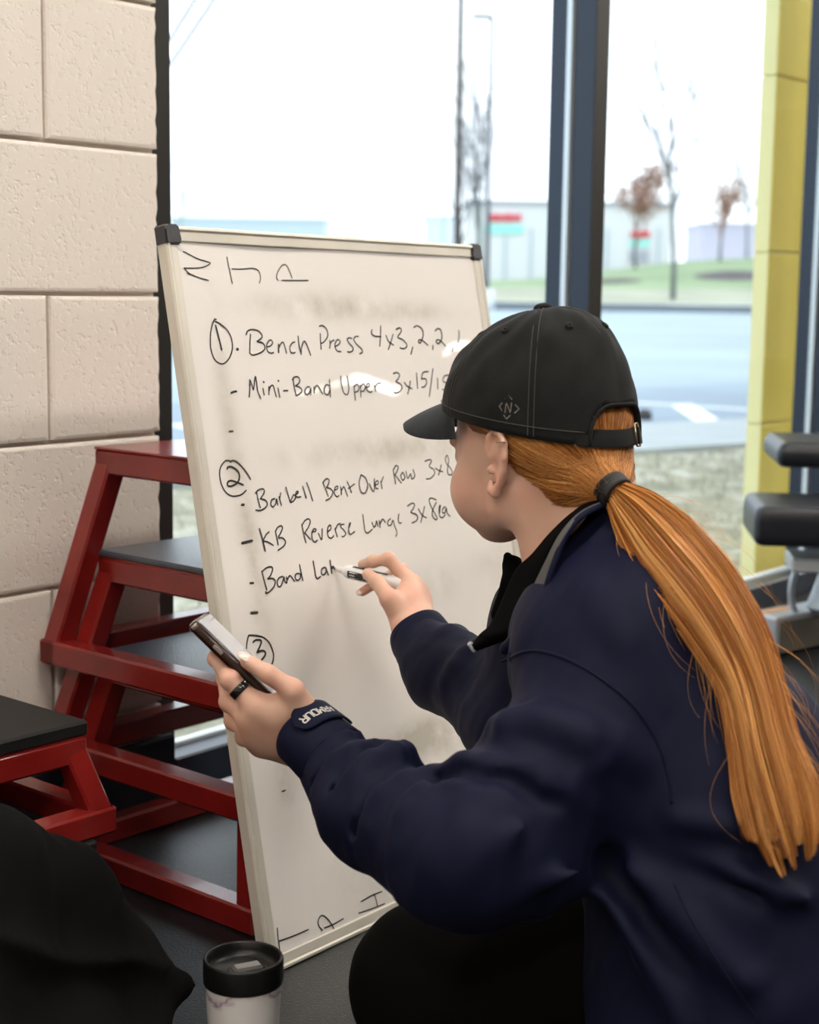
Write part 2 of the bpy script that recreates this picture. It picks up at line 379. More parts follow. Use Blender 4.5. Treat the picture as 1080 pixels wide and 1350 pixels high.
# ================================================================ SETTING
dW = A(.6268, .7792, 0); nW = A(.7792, -.6268, 0)           # along the window wall / into the room
OW = at(212, 388, 2.32); OW[2] = 0
def W(s, q, z): return OW+dW*s+nW*q+A(0, 0, z)                  # wall coordinates: along, into room, up
def s_at(px, py, q):                                            # where a pixel ray meets the plane q
    p = onp(px, py, OW+nW*q, nW); return (p-OW) @ dW, p[2]
ROOM_S0, ROOM_S1, ROOM_N, CEIL = -4.0, 16.0, 13.0, 2.9
def slab(name, s0, s1, q0, q1, z0, z1, m, kind='structure', parent=None, bev=0):
    c = W((s0+s1)/2, (q0+q1)/2, (z0+z1)/2); vs, fs = box_vf(c, dW, nW, Zx, s1-s0, q1-q0, z1-z0, bev)
    o = mesh(name, vs, fs, m, parent)
    if kind and parent is None: o['kind'] = kind
    return o
slab('floor', ROOM_S0-.2, ROOM_S1+.2, -.14, ROOM_N+.2, -.05, 0, M_RUBBER)
slab('ceiling', ROOM_S0-.2, ROOM_S1+.2, -.3, ROOM_N+.2, CEIL, CEIL+.1, M_CEIL)
slab('wall_right', ROOM_S1, ROOM_S1+.2, -.2, ROOM_N, 0, CEIL, M_DARKW)
slab('wall_back', ROOM_S0, ROOM_S1, ROOM_N, ROOM_N+.2, 0, CEIL, M_DARKW)
slab('wall_rear', ROOM_S0-.2, ROOM_S0, -.2, ROOM_N, 0, CEIL, M_PLAST)
# block wall
wl = slab('wall_left', ROOM_S0, -.004, -.19, -.012, 0, CEIL, M_MORTAR)
CH = .2032; BL = .4064; JT = .006
zoff = .80-.0165-3*CH-.001                                       # a joint sits just below eye height
zoff = s_at(212, 388, 0)[1]-4*CH+.0
def blockmesh(L, seed):
    r_ = random.Random(seed)
    bm = bmesh.new(); bmesh.ops.create_cube(bm, size=1)
    for q in bm.verts: q.co = (q.co.x*(L-JT), q.co.y*.06, q.co.z*(CH-JT))
    ed = [e for e in bm.edges if all(q.co.y > .02 for q in e.verts)]
    bmesh.ops.bevel(bm, geom=ed, offset=.005, segments=2, profile=.6, affect='EDGES')
    for q in bm.verts: q.co.x += r_.uniform(-.0008, .0008); q.co.z += r_.uniform(-.0008, .0008)
    me = bpy.data.meshes.new('concrete_block'); bm.to_mesh(me); bm.free(); me.materials.append(MB_); return me
full = [blockmesh(BL, k) for k in range(4)]; half = [blockmesh(BL/2, 9+k) for k in range(2)]
def chipped(me, L, seed):
    r_ = random.Random(seed); bm = bmesh.new(); bm.from_mesh(me)
    ed = [e for e in bm.edges if abs(e.verts[0].co.z-e.verts[1].co.z) > .1 and all(q.co.x > L/2-.02 for q in e.verts)]
    bmesh.ops.subdivide_edges(bm, edges=ed, cuts=14, use_grid_fill=True)
    jit = {}
    for q in bm.verts:
        if q.co.x > L/2-.02 and abs(q.co.z) < CH/2-.01:
            kz = round(q.co.z, 3)
            if kz not in jit: jit[kz] = -r_.random()**3*.004
            q.co.x += jit[kz]
    m2 = bpy.data.meshes.new('concrete_block'); bm.to_mesh(m2); bm.free(); m2.materials.append(MB_); return m2
endfull = [chipped(full[k], BL, 30+k) for k in range(4)]; endhalf = [chipped(half[k], BL/2, 40+k) for k in range(2)]
Rw = Matrix(((dW[0], nW[0], 0, 0), (dW[1], nW[1], 0, 0), (0, 0, 1, 0), (0, 0, 0, 1)))
i = -1
while True:
    z0 = zoff+i*CH
    if z0 > CEIL: break
    s = 0.0; first = (i % 2 == 1)                               # courses that end in a half block
    while s > -2.6:
        L = BL/2 if first else BL; first = False
        if z0+CH > .02 and z0+CH < CEIL+.02:
            o = bpy.data.objects.new('concrete_block', random.choice((endhalf if L < .3 else endfull) if s == 0 else (half if L < .3 else full))); COL.objects.link(o)
            o.matrix_world = Matrix.Translation(Vector(W(s-L/2, -.030, z0+CH/2))) @ Rw; o.parent = wl
        s -= L
    i += 1
# small chips that stand off the block edge at the jamb
slab('baseboard_left', ROOM_S0, .012, 0, .014, 0, .125, M_BASEB, bev=.004)
# storefront window: jamb, mullions, sill, head, panes
QF, QB = -.05, -.16                                            # inner and outer face of the frame
QG = (QF+QB)/2-.006
sJ = s_at(226.6, 300, QF)[0]; s1 = s_at(776, 400, QF)[0]; s2 = s_at(1076+26, 400, QF)[0]
mw = .049
SILL = s_at(232, 1000, QF)[1]
HEAD = 2.7
print('frame', sJ, s1, s2, SILL)
jb = slab('trim_1', -.004, sJ, QB, QF, 0, HEAD, M_JAMB, bev=.002)
def mullion(nm, s):
    o = slab(nm, s, s+mw, QG+.012, QF, SILL-.01, HEAD, M_FRAME, bev=.002)
    slab('outer_section', s, s+mw, QB, QG-.008, SILL-.01, HEAD, M_FRAME, None, o, bev=.002)
    slab('inner_face', s+.0005, s+mw-.0005, QF-.001, QF+.0015, SILL-.01, HEAD, M_JAMB, None, o)
    slab('glazing_bead', s-.0045, s+mw+.0045, QG-.007, QG+.005, SILL, HEAD, M_BEAD, None, o)
    return o
mullion('trim_2', s1); mullion('trim_3', s2); mullion('trim_4', s2+1.25); mullion('trim_5', s2+2.5)
for k, (a, b_) in enumerate(((sJ, s1), (s1+mw, s2), (s2+mw, s2+1.25), (s2+mw+1.25, s2+2.5))):
    wn = slab('window_%d' % (k+1), a-.003, b_+.003, QG-.003, QG+.003, SILL-.01, HEAD, M_GLASS)
    slab('sill_rail', a, b_, QG+.008, QF, SILL-.06, SILL, M_FRAME, None, wn, bev=.003)
    slab('sill_rail', a, b_, QB, QG-.006, SILL-.06, SILL-.012, M_FRAME, None, wn, bev=.003)
    slab('sill_bead', a, b_, QG-.008, QG+.010, SILL-.012, SILL+.007, M_BEAD, None, wn, bev=.002)
slab('trim_6', -.004, s2+2.55, -.16, QF+.006, 0, SILL-.058, M_JAMB, bev=.003)
slab('wall_front', -.004, ROOM_S1, -.19, -.012, HEAD, CEIL, M_PLAST)
slab('wall_front', s2+2.5+mw, ROOM_S1, -.19, -.012, 0, HEAD, M_PLAST)
# ceiling troffers
k = 0
troffer = None
lights = [(s, q) for s in (-2.9, -.6, 1.7, 4.0, 6.3, 8.6, 10.9, 13.2) for q in (1.15, 3.0)]+[(s, 6.9) for s in (-.4, 4.2, 8.8, 13.4)]
def make_troffer(s, q):
    o = empty('ceiling_light', W(s, q, CEIL), None, 'light', 'ceiling troffers over the gym floor')
    vs, fs = box_vf((0, 0, -.03), dW, nW, Zx, 1.24, .34, .06, .004); h_ = mesh('housing', vs, fs, M_TROF, o)
    vs, fs = box_vf((0, 0, -.0625), dW, nW, Zx, 1.16, .26, .005); l_ = mesh('diffuser', vs, fs, M_LIGHT, o)
    o['label'] = 'rectangular lit ceiling troffer in the rows over the gym floor'
    return o, h_, l_
for s, q in lights:
    if troffer is None: troffer = make_troffer(s, q)
    else:
        r0_, h_, l_ = troffer; c_ = r0_.copy(); COL.objects.link(c_); c_.location = tuple(W(s, q, CEIL))
        for p_ in (h_, l_): d_ = p_.copy(); COL.objects.link(d_); d_.parent = c_

# ================================================================ OUTSIDE
ZG = -.06
def ground(name, pts, z, m, thick=.02, kind='structure'):
    vs = [A(p[0], p[1], z) for p in pts]+[A(p[0], p[1], z-thick) for p in pts]; n = len(pts)
    fs = [tuple(range(n))]+[tuple(range(n, 2*n))[::-1]]+[(i, (i+1) % n, n+(i+1) % n, n+i)[::-1] for i in range(n)]
    o = mesh(name, vs, fs, m); tag(o, kind=kind); return o
def gz(px, py, z=ZG): p = atz(px, py, z); return (p[0], p[1])
# bed of winter turf between building and kerb, slightly bumpy
def hgt(x, y): return .018*math.sin(x*3.1+1)*math.sin(y*2.3)+.010*math.sin(x*9+y*7)
ka, kb = A(*gz(400, 640), 0), A(*gz(990, 598), 0)              # kerb line
kd = nrm(kb-ka); kn = A(-kd[1], kd[0], 0)
k0 = ka-kd*14; k1 = kb+kd*16
N_ = 60; vs = []; fs = []
q0 = W(-9, -.2, 0); q1 = W(14, -.2, 0)
for i in range(N_+1):
    for j in range(N_+1):
        a = q0+(q1-q0)*i/N_; b_ = k0+(k1-k0)*i/N_; p = a+(b_-a)*j/N_
        vs.append((p[0], p[1], ZG+.02+hgt(p[0], p[1])))
for i in range(N_):
    for j in range(N_): a = i*(N_+1)+j; fs.append((a, a+N_+1, a+N_+2, a+1))
tag(mesh('turf_bed', vs, fs, M_TURF, smooth=True), kind='structure')
# tufts of dry grass standing on the bed: geometry nobody could count
vs = []; fs = []
for i in range(5200):
    u_ = rng.uniform(0, 1); v_ = rng.uniform(.02, .98); a = W(-2+u_*7.5, -.45, 0); t_ = ((a-k0) @ kd)/((k1-k0) @ kd); b_ = k0+(k1-k0)*t_
    p = a+(b_-a)*v_; z = ZG+.015+hgt(p[0], p[1]); n = len(vs); an = rng.uniform(0, 6.28); L = rng.uniform(.02, .06); w_ = .004
    t0 = A(math.cos(an), math.sin(an), 0); ln = rng.uniform(-.03, .03, 2)
    vs += [(p[0]-t0[0]*w_, p[1]-t0[1]*w_, z), (p[0]+t0[0]*w_, p[1]+t0[1]*w_, z), (p[0]+ln[0], p[1]+ln[1], z+L)]; fs.append((n, n+1, n+2))
tag(mesh('dry_grass', vs, fs, M_TURF), 'short dry winter grass on the bed outside the glass', 'grass', kind='stuff')
ground('kerb_1', [k0, k1, k1+kn*.18, k0+kn*.18], ZG+.06, M_CONC, .2)
ground('pavement', [k0+kn*.18, k1+kn*.18, k1+kn*1.5, k0+kn*1.5], ZG+.02, M_CONC, .05)
FAR = 64.0
ground('parking_lot', [k0+kn*1.4-kd*60, k1+kn*1.4+kd*60, (70, FAR), (-70, FAR)], ZG-.01, M_ASPH2, .05)
ground('parking_stall_strip', [k0+kn*1.5, k1+kn*1.5, k1+kn*4.6, k0+kn*4.6], ZG-.002, M_ASPH, .01)
def line(p, q, w_, z=ZG+.004):
    p = A(*p, 0); q = A(*q, 0); d = nrm(q-p); s = A(-d[1], d[0], 0)*w_/2
    return ground('road_marking', [p-s, q-s, q+s, p+s], z, M_PAINT, .006)
line(gz(898, 533), gz(936, 557), .17); line(gz(840, 531), gz(1000, 541), .06)
line(gz(236, 560), gz(300, 575), .12)
vs, fs = [], []
sp = atz(850, 553, ZG)
bm = bmesh.new(); bmesh.ops.create_icosphere(bm, subdivisions=2, radius=1)
st = []
for q in bm.verts: k_ = 1+.18*math.sin(q.co.x*5+q.co.z*4); st.append(A(sp[0]+q.co.x*.055*k_, sp[1]+q.co.y*.05, ZG+.03+q.co.z*.045*k_))
tag(mesh('stone', st, [tuple(q.index for q in f.verts) for f in bm.faces], M_STONE, smooth=True), 'small dark stone lying on the car park beside the kerb', 'stone'); bm.free()
# far verge and green rise
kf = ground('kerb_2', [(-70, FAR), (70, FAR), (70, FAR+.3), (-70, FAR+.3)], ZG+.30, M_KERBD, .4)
def rise(x, y):
    t_ = max(0, (y-FAR)/9.); a = min(1, t_)*.55; b_ = min(1, max(0, (y-FAR-8)/24)); b_ = b_*b_*(3-2*b_)
    g_ = 1/(1+math.exp(-(x-12.5)/2.8))
    return ZG+.30+a+b_*(.35+1.75*g_)
vs = []; fs = []; nx, ny = 70, 26
for i in range(nx+1):
    for j in range(ny+1):
        x = -80+160*i/nx; y = FAR+.3+j*2.2; vs.append((x, y, rise(x, y)))
for i in range(nx):
    for j in range(ny): a = i*(ny+1)+j; fs.append((a, a+ny+1, a+ny+2, a+1))
ga = mesh('grass_verge', vs, fs, M_GRASS, smooth=True); tag(ga, kind='structure'); ga.data.materials.append(M_GRASSG)
for p in ga.data.polygons:
    if p.center.y > FAR+10.5: p.material_index = 1
def mulch(px, py, wx, wy, lab):
    Y_ = 0
    # march the ray to the rise surface
    d = ray(px, py); t_ = 55.
    for _ in range(400):
        p = CC+d*t_
        if p[2] <= rise(p[0], p[1]): break
        t_ += .15
    vs = [(p[0], p[1], rise(p[0], p[1])+.16)]; n = 20
    for rr in (.55, 1.0):
        for k in range(n):
            a = 6.283*k/n; x = p[0]+math.cos(a)*wx*rr; y = p[1]+math.sin(a)*wy*rr
            vs.append((x, y, rise(x, y)+(.13 if rr < .9 else -.02)))
    fs = [(0, 1+k, 1+(k+1) % n) for k in range(n)]+[(1+k, 1+n+k, 1+n+(k+1) % n, 1+(k+1) % n) for k in range(n)]
    tag(mesh('mulch_bed', vs, fs, M_MULCH, smooth=True), lab, 'mulch bed'); return p
mulch(968, 364, 2.2, 2.6, 'dark mulch bed on the green rise, nearest the yellow column')
mulch(806, 372, 1.8, 1.6, 'dark mulch bed on the verge just right of the dark mullion')
mulch(712, 366, 2.0, 2.4, 'dark mulch bed on the verge just left of the dark mullion')
def tree(name, px, py, Y_, h_, label, mt, seed, spread=.33, leaves=0, r0=.07, lev=4, bare=.28):
    r_ = random.Random(seed); d = ray(px, py); base = CC+d*(Y_/d[1]); base[2] = rise(base[0], base[1]) if Y_ > FAR else ZG
    root = empty(name, base, label, 'tree'); tr, br = G(), G(); tips = []
    def grow(p, dr, L, rad, lv):
        pts = [p]; q = p
        for k in range(4):
            dr = nrm(dr+A(r_.gauss(0, .07), r_.gauss(0, .07), .05)); q = q+dr*L/4; pts.append(q)
        tgt = tr if lv == 0 else br
        tgt.add(*tube_vf(pts, [rad*(1-.5*k/4) for k in range(5)], 6 if lv < 2 else 4))
        if lv >= lev: tips.append(q); return
        nb = 7 if lv == 0 else (4 if lv == 1 else 3)
        for k in range(nb):
            t_ = (bare+(1-bare)*(k+1)/nb) if lv == 0 else .3+.7*(k+1)/nb
            j = min(3, int(t_*4)); pp = pts[j]+(pts[j+1]-pts[j])*(t_*4-j) if t_ < 1 else pts[4]
            an = r_.uniform(0, 6.283); nd = nrm(dr*1.0+A(math.cos(an), math.sin(an), .25)*spread*2.0)
            grow(pp, nd, L*(.46 if lv == 0 else .62)*r_.uniform(.8, 1.15), rad*.5, lv+1)
    grow(A(0, 0, 0), A(0, 0, 1), h_*.74, r0, 0)
    tr.build('trunk', M_BARK, root, True); br.build('branches', mt, root, True)
    if leaves:
        lf = G()
        for p in tips:
            for _ in range(leaves):
                c_ = p+A(*[r_.gauss(0, .3) for _ in range(3)]); a_, b_ = A(*[r_.uniform(-.17, .17) for _ in range(3)]), A(*[r_.uniform(-.17, .17) for _ in range(3)])
                lf.add([c_, c_+a_, c_+a_+b_, c_+b_], [(0, 1, 2, 3)])
        tag(lf.build('dead_leaves', M_RUST, root), kind='stuff')
    return root
tree('bare_tree', 887, 404, FAR+3, 10.2, 'tall bare young tree on the verge right of the dark mullion', M_TWIG, 3, .26, r0=.12)
tree('russet_tree', 838, 345, 93, 4.6, 'russet-leaved tree in front of the white store, right of the mullion', M_RUST, 5, .33, 4, .1)
tree('russet_tree', 950, 325, 92, 3.6, 'small russet-leaved tree on the crest beside the yellow column', M_RUST, 8, .2, 4, .1, 3)
tree('bare_tree', 634, 395, 78, 8.6, 'bare thin-stemmed tree behind the lamp post right of the whiteboard corner', M_TWIG, 11, .20, 0, .13)
tree('bare_tree', 612, 395, 82, 6.6, 'slender bare tree behind the whiteboard corner, beside the utility pole', M_TWIG, 17, .16, 0, .10)
tree('bare_tree', 985, 335, 98, 5.5, 'faint bare tree on the crest just left of the yellow column', M_TWIG, 13, .3, 0, .08)
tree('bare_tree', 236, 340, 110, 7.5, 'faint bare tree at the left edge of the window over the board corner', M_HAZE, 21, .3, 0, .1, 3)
# poles
def pole(name, px, py0, py1, Y_, rad, label, m, arm=None, basep=False, cat='pole'):
    d0 = ray(px, py0); b_ = CC+d0*(Y_/d0[1]); zt = (CC+ray(px, py1)*(Y_/ray(px, py1)[1]))[2]
    b_[2] = ZG if Y_ < FAR else rise(b_[0], b_[1]); root = empty(name, b_, label, cat)
    h_ = zt-b_[2]; mesh('shaft', *tube_vf([(0, 0, 0), (0, 0, h_*.5), (0, 0, h_)], [rad, rad*.9, rad*.75], 10), m, root, True)
    if arm:
        g_ = G(); g_.add(*tube_vf([(0, 0, h_-.1), (-arm*.5, 0, h_-.05), (-arm, 0, h_-.05)], rad*.5, 6)); g_.build('arm', m, root)
        mesh('lamp_head', *box_vf((-arm, 0, h_-.05), X, Y, Zx, .7, .3, .14, .03), m, root)
    if basep: mesh('concrete_base', *lathe_vf((0, 0, 0), Zx, [(.0, 0), (.32, 0), (.32, .75), (.28, .8), (0, .8)], 16), M_STORE, root, True)
    return root
pole('utility_pole', 601, 392, -40, 66, .155, 'thick weathered utility pole rising behind the whiteboard top', M_POLEB)
pole('street_lamp', 641, 399, 20, 62, .10, 'grey single-arm street lamp on a white concrete base, right of the utility pole', M_POLE, .42, True, 'street lamp')
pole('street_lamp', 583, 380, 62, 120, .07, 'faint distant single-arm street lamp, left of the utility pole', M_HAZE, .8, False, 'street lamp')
def wire(p, q, lab):
    a, b_ = [CC+ray(*k)*30 for k in (p, q)]; e = b_-a; a = a-e*1.5; b_ = b_+e*6
    m_ = (a+b_)/2-A(0, 0, .1)
    o = mesh('power_line', *tube_vf([a, m_, b_], .042, 6), M_STONE); tag(o, lab, 'power line')
wire((224, 50), (253, 2), 'upper of two power lines crossing the top left of the window')
wire((226, 80), (279, 0), 'lower of two power lines crossing the top left of the window')
# store with signs
def store(Y_, x0p, x1p, ytop, label, m, trimm, name='store_building'):
    p0 = CC+ray(x0p, 350)*(Y_/ray(x0p, 350)[1]); p1 = CC+ray(x1p, 350)*(Y_/ray(x1p, 350)[1]); zt = (CC+ray((x0p+x1p)/2, ytop)*(Y_/ray(600, ytop)[1]))[2]
    zb = -.1; root = empty(name, ((p0[0]+p1[0])/2, Y_+4, zb), label, 'building'); w_ = p1[0]-p0[0]
    mesh('wall', *box_vf((0, 0, (zt-zb)/2), X, Y, Zx, w_, 8, zt-zb, .02), m, root)
    mesh('roof_edge', *box_vf((0, 0, zt-zb), X, Y, Zx, w_+.3, 8.3, .28, .03), trimm, root)
    return root, p0[0], p1[0], zt
R1, xa, xb, zt = store(104, 618, 884, 268, 'long white store with a red sign over a teal band, beyond the verge', M_STORE, M_STORED)
def onfront(root, Y_, px, py, w_, h_, m, name, y=-4.06, t_=.12):
    p = CC+ray(px, py)*(Y_/ray(px, py)[1]); l = A(*root.location)
    return mesh(name, *box_vf((p[0]-l[0], y, p[2]-l[2]), X, Y, Zx, w_, t_, h_, .01), m, root)
sx = 104/2100
onfront(R1, 104, 664, 302, 50*sx, 11*sx, M_SIGNT, 'teal_band')
for k in range(8): onfront(R1, 104, 645+k*5.6, 287, 4.4*sx, (9 if k % 3 else 7)*sx, M_SIGNR, 'sign_letter', -4.1, .2)
onfront(R1, 104, 843, 320, 26*sx, 9*sx, M_SIGNT, 'teal_band'); onfront(R1, 104, 844, 309, 24*sx, 8*sx, M_SIGNR, 'sign_panel', -4.1)
for px in (666, 700, 800, 868): onfront(R1, 104, px, 335, 3*sx, 66*sx, M_HAZE, 'wall_pier', -4.05)
onfront(R1, 104, 842, 338, 26*sx, 16*sx, M_STORED, 'store_window', -4.05)
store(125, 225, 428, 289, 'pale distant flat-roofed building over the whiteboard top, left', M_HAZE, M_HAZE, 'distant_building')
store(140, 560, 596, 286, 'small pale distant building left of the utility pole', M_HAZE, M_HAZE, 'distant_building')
store(130, 925, 1006, 296, 'grey distant building behind the crest, left of the yellow column', M_STORED, M_STORED, 'distant_building')
# yellow cladded column outside
sy0 = s_at(1012, 400, -.28); yc = empty('yellow_column', W(sy0[0]+.6, -.305, ZG), 'yellow panel-clad outdoor column beyond the right window pane', 'column')
def ypan(name, s0, s1, q0, q1, z0, z1, m, bev=.004):
    c_ = W((s0+s1)/2, (q0+q1)/2, (z0+z1)/2); o = mesh(name, *box_vf(c_, dW, nW, Zx, s1-s0, q1-q0, z1-z0, bev), m); adopt(yc, o); return o
sA = sy0[0]
ypan('core', sA+.006, sA+1.2, -.325, -.286, ZG-.05, 3.6, M_YEL2, 0)
zj = [s_at(1040, y_, -.28)[1] for y_ in (555, 333, 103)]
step = (zj[2]-zj[0])/2; z = zj[0]-step*2
while z < 3.6:
    ypan('panel', sA+.0, sA+1.2, -.286, -.28, z+.003, z+step-.003, M_YEL)
    ypan('panel', sA-.002, sA+.006, -.327, -.283, z+.003, z+step-.003, M_YEL2, .001)
    z += step
# ================================================================ WHITEBOARD
BO = A(-.15225*.987-.0045, 1.79004*.987-.003, 0.001); BU = nrm(A(.23833, 2.29758, .0064)-A(-.15225, 1.79004, 0)); BV = nrm(A(-.29750, 1.89089, .8664)-A(-.15225, 1.79004, 0))
BN = nrm(np.cross(BU, BV)); BV = np.cross(BN, BU)
BWd, BHt = .633, .8843
if BN @ (CC-BO) < 0: BN = -BN
BV = nrm(BV+BU*.0190); BU = np.cross(BV, BN); BU = BU if BU[0] > 0 else -BU; BN0 = BO                                                      # face plane of the frame
def bd(u, v, n=0): return BO+BU*u+BV*v+BN*n
BS = -.0045                                                   # writing surface sits this far behind the frame face
def warp(u_, v_): return .00065*math.sin(u_*21+1.3*math.sin(v_*9))+.0005*math.sin(v_*17+u_*12)
def bpx(px, py, off=.0012):
    p = onp(px, py, BO+BN*BS, BN); return p+BN*(off*.45+warp(float((p-BO) @ BU), float((p-BO) @ BV)))
wb = empty('whiteboard', bd(BWd/2, 0, -.01), 'white dry-erase board on end with handwritten workout, leaning on the red steel boxes', 'whiteboard')
FWd = .0185
prof_n = 46; prof_m = 64; vs = []; fs = []
for i in range(prof_n+1):
    for j in range(prof_m+1):
        u_ = FWd*.6+(BWd-1.2*FWd)*i/prof_n; v_ = FWd*.6+(BHt-1.2*FWd)*j/prof_m
        w_ = warp(u_, v_)
        vs.append(bd(u_, v_, BS+w_))
for i in range(prof_n):
    for j in range(prof_m): a = i*(prof_m+1)+j; fs.append((a, a+1+prof_m, a+2+prof_m, a+1))
sf = mesh('writing_surface', vs, fs, M_WHITE, smooth=True); adopt(wb, sf)
# dry-erase stains: smudge shapes where the photo has them, as colour in the enamel
t, b = nodes(M_WHITE); ge = t.nodes.new('ShaderNodeNewGeometry')
def mth(op, a, b_=None, c_=None):
    n = t.nodes.new('ShaderNodeMath'); n.operation = op
    for k, q in enumerate((a, b_, c_)):
        if q is None: continue
        if isinstance(q, (int, float)): n.inputs[k].default_value = q
        else: t.links.new(q, n.inputs[k])
    return n.outputs[0]
def dotn(v):
    n = t.nodes.new('ShaderNodeVectorMath'); n.operation = 'DOT_PRODUCT'; n.inputs[1].default_value = tuple(v); t.links.new(ge.outputs['Position'], n.inputs[0]); return n.outputs['Value']
U_ = mth('SUBTRACT', dotn(BU), float(BO @ BU)); V_ = mth('SUBTRACT', dotn(BV), float(BO @ BV))
nz = t.nodes.new('ShaderNodeTexNoise'); nz.inputs['Scale'].default_value = 17; nz.inputs['Detail'].default_value = 5; nz.inputs['Roughness'].default_value = .6
t.links.new(ge.outputs['Position'], nz.inputs['Vector']); NZ = nz.outputs[0]
tot = None
for px, py, wx, wy, st in ((430, 405, .10, .014, .85), (540, 412, .07, .010, .6), (510, 592, .13, .014, .9), (300, 560, .012, .10, .5), (335, 745, .012, .09, .7), (545, 978, .055, .018, 1.3),
                           (600, 968, .07, .02, .8), (575, 772, .035, .018, .5), (378, 1030, .012, .03, .9), (470, 1130, .06, .05, .25), (665, 740, .05, .02, .5)):
    p = bpx(px, py); cu_, cv_ = float((p-BO) @ BU), float((p-BO) @ BV)
    du = mth('DIVIDE', mth('SUBTRACT', U_, cu_), wx); dv = mth('DIVIDE', mth('SUBTRACT', V_, cv_), wy)
    r2 = mth('ADD', mth('MULTIPLY', du, du), mth('MULTIPLY', dv, dv)); g_ = mth('MULTIPLY', mth('POWER', 2.718, mth('MULTIPLY', r2, -.6)), st)
    tot = g_ if tot is None else mth('ADD', tot, g_)
k_ = mth('MULTIPLY', tot, mth('MAXIMUM', mth('SUBTRACT', mth('MULTIPLY', NZ, 2.6), .75), 0)); k_ = mth('MINIMUM', k_, .75)
mxn = t.nodes.new('ShaderNodeMix'); mxn.data_type = 'RGBA'; mxn.inputs[6].default_value = (.84, .80, .76, 1); mxn.inputs[7].default_value = (.46, .42, .34, 1)
t.links.new(k_, mxn.inputs[0]); t.links.new(mxn.outputs[2], b.inputs['Base Color'])
bk = mesh('back_panel', *box_vf(bd(BWd/2, BHt/2, BS-.006), BU, BV, BN, BWd-.01, BHt-.01, .009, 0), M_CAPC); adopt(wb, bk)
def brail(u0, v0, u1, v1):
    g_ = G(); a, b_ = A(u0, v0), A(u1, v1); L = np.linalg.norm(b_-a); d = (b_-a)/L; inn = A(-d[1], d[0])   # inward
    P2 = lambda q, dd: bd(q[0]+inn[0]*dd, q[1]+inn[1]*dd)
    prof = [(0, -.016), (0, -.002), (.0015, .0008), (.0045, .0012), (.0060, -.0008), (.0066, -.0016), (.0074, -.0008), (.0175, -.0012), (.0185, -.0030), (.0185, -.008)]
    vs = []
    for q in (a, b_): vs += [P2(q, o_)+BN*h_ for o_, h_ in prof]
    n = len(prof); fs = [(i, i+1, n+i+1, n+i) for i in range(n-1)]+[(n-1, 0, n, 2*n-1)]
    o = mesh('frame_rail', vs, fs, M_IVORY); adopt(wb, o)
brail(0, 0, BWd, 0); brail(BWd, 0, BWd, BHt); brail(BWd, BHt, 0, BHt); brail(0, BHt, 0, 0)
for u0, v0 in ((0, 0), (1, 0), (0, 1), (1, 1)):
    su, sv = (1 if u0 == 0 else -1), (1 if v0 == 0 else -1); bm = bmesh.new()
    pts = [(-.0015, -.0015), (.015, -.0015), (.017, .0150), (.015, .0185), (-.0015, .0185)]
    if v0 == 1: pts = [(-.0015, -.0015), (.0225, -.0015), (.025, .017), (.022, .0225), (-.0015, .0235)]
    vt = [bm.verts.new(tuple(bd(u0*BWd+su*p[0], v0*BHt+sv*p[1], .0022))) for p in pts]; f_ = bm.faces.new(vt)
    e = bmesh.ops.extrude_face_region(bm, geom=[f_]); bmesh.ops.translate(bm, verts=[q for q in e['geom'] if isinstance(q, bmesh.types.BMVert)], vec=tuple(-BN*.020))
    bmesh.ops.recalc_face_normals(bm, faces=bm.faces)
    bmesh.ops.bevel(bm, geom=[e_ for e_ in bm.edges], offset=.0022, segments=2, affect='EDGES')
    me = bpy.data.meshes.new('corner_cap'); bm.to_mesh(me); bm.free(); o = link('corner_cap', me, M_CAPC, smooth=False); adopt(wb, o)
# handwriting, stroke by stroke on the board plane
def ink(name, ox, oy, sc, strokes, wmm=1.75, lab=None):
    g_ = G()
    for s_ in strokes:
        w_ = wmm
        if isinstance(s_, tuple): s_, w_ = s_
        pts = smoothpath([bpx(ox+x/sc, oy+y/sc, .0011+.0001*(len(g_.v) % 5)) for x, y in s_], 5)
        g_.add(*ribbon_vf(pts, BN, w_*1.13/1000))
    o = g_.build(name, M_INK); o.parent = sf
    if lab: o['label'] = lab
    return o
C1, C2, C3, C4, C5, C6, C7, C8, C9 = (230, 320, 5.4), (270, 410, 6.), (430, 420, 5.4), (280, 590, 6.353), (430, 590, 6.), (310, 670, 7.714), (440, 640, 6.75), (300, 780, 10.8), (350, 1160, 5.4)
ink('handwriting', *C1, [[(55, 66), (75, 72), (160, 115), (225, 135), (252, 147), (210, 172), (150, 182), (60, 182)], [(60, 182), (100, 220), (160, 247), (238, 270)], [(92, 212), (88, 222), (130, 232)], [(372, 102), (385, 170), (410, 290)],
  [(408, 187), (480, 188), (560, 182), (600, 200), (614, 245), (606, 290)], [(740, 268), (730, 250), (735, 215), (760, 170), (785, 155), (810, 175), (840, 252)], [(766, 267), (850, 268), (952, 268)]], 1.3)
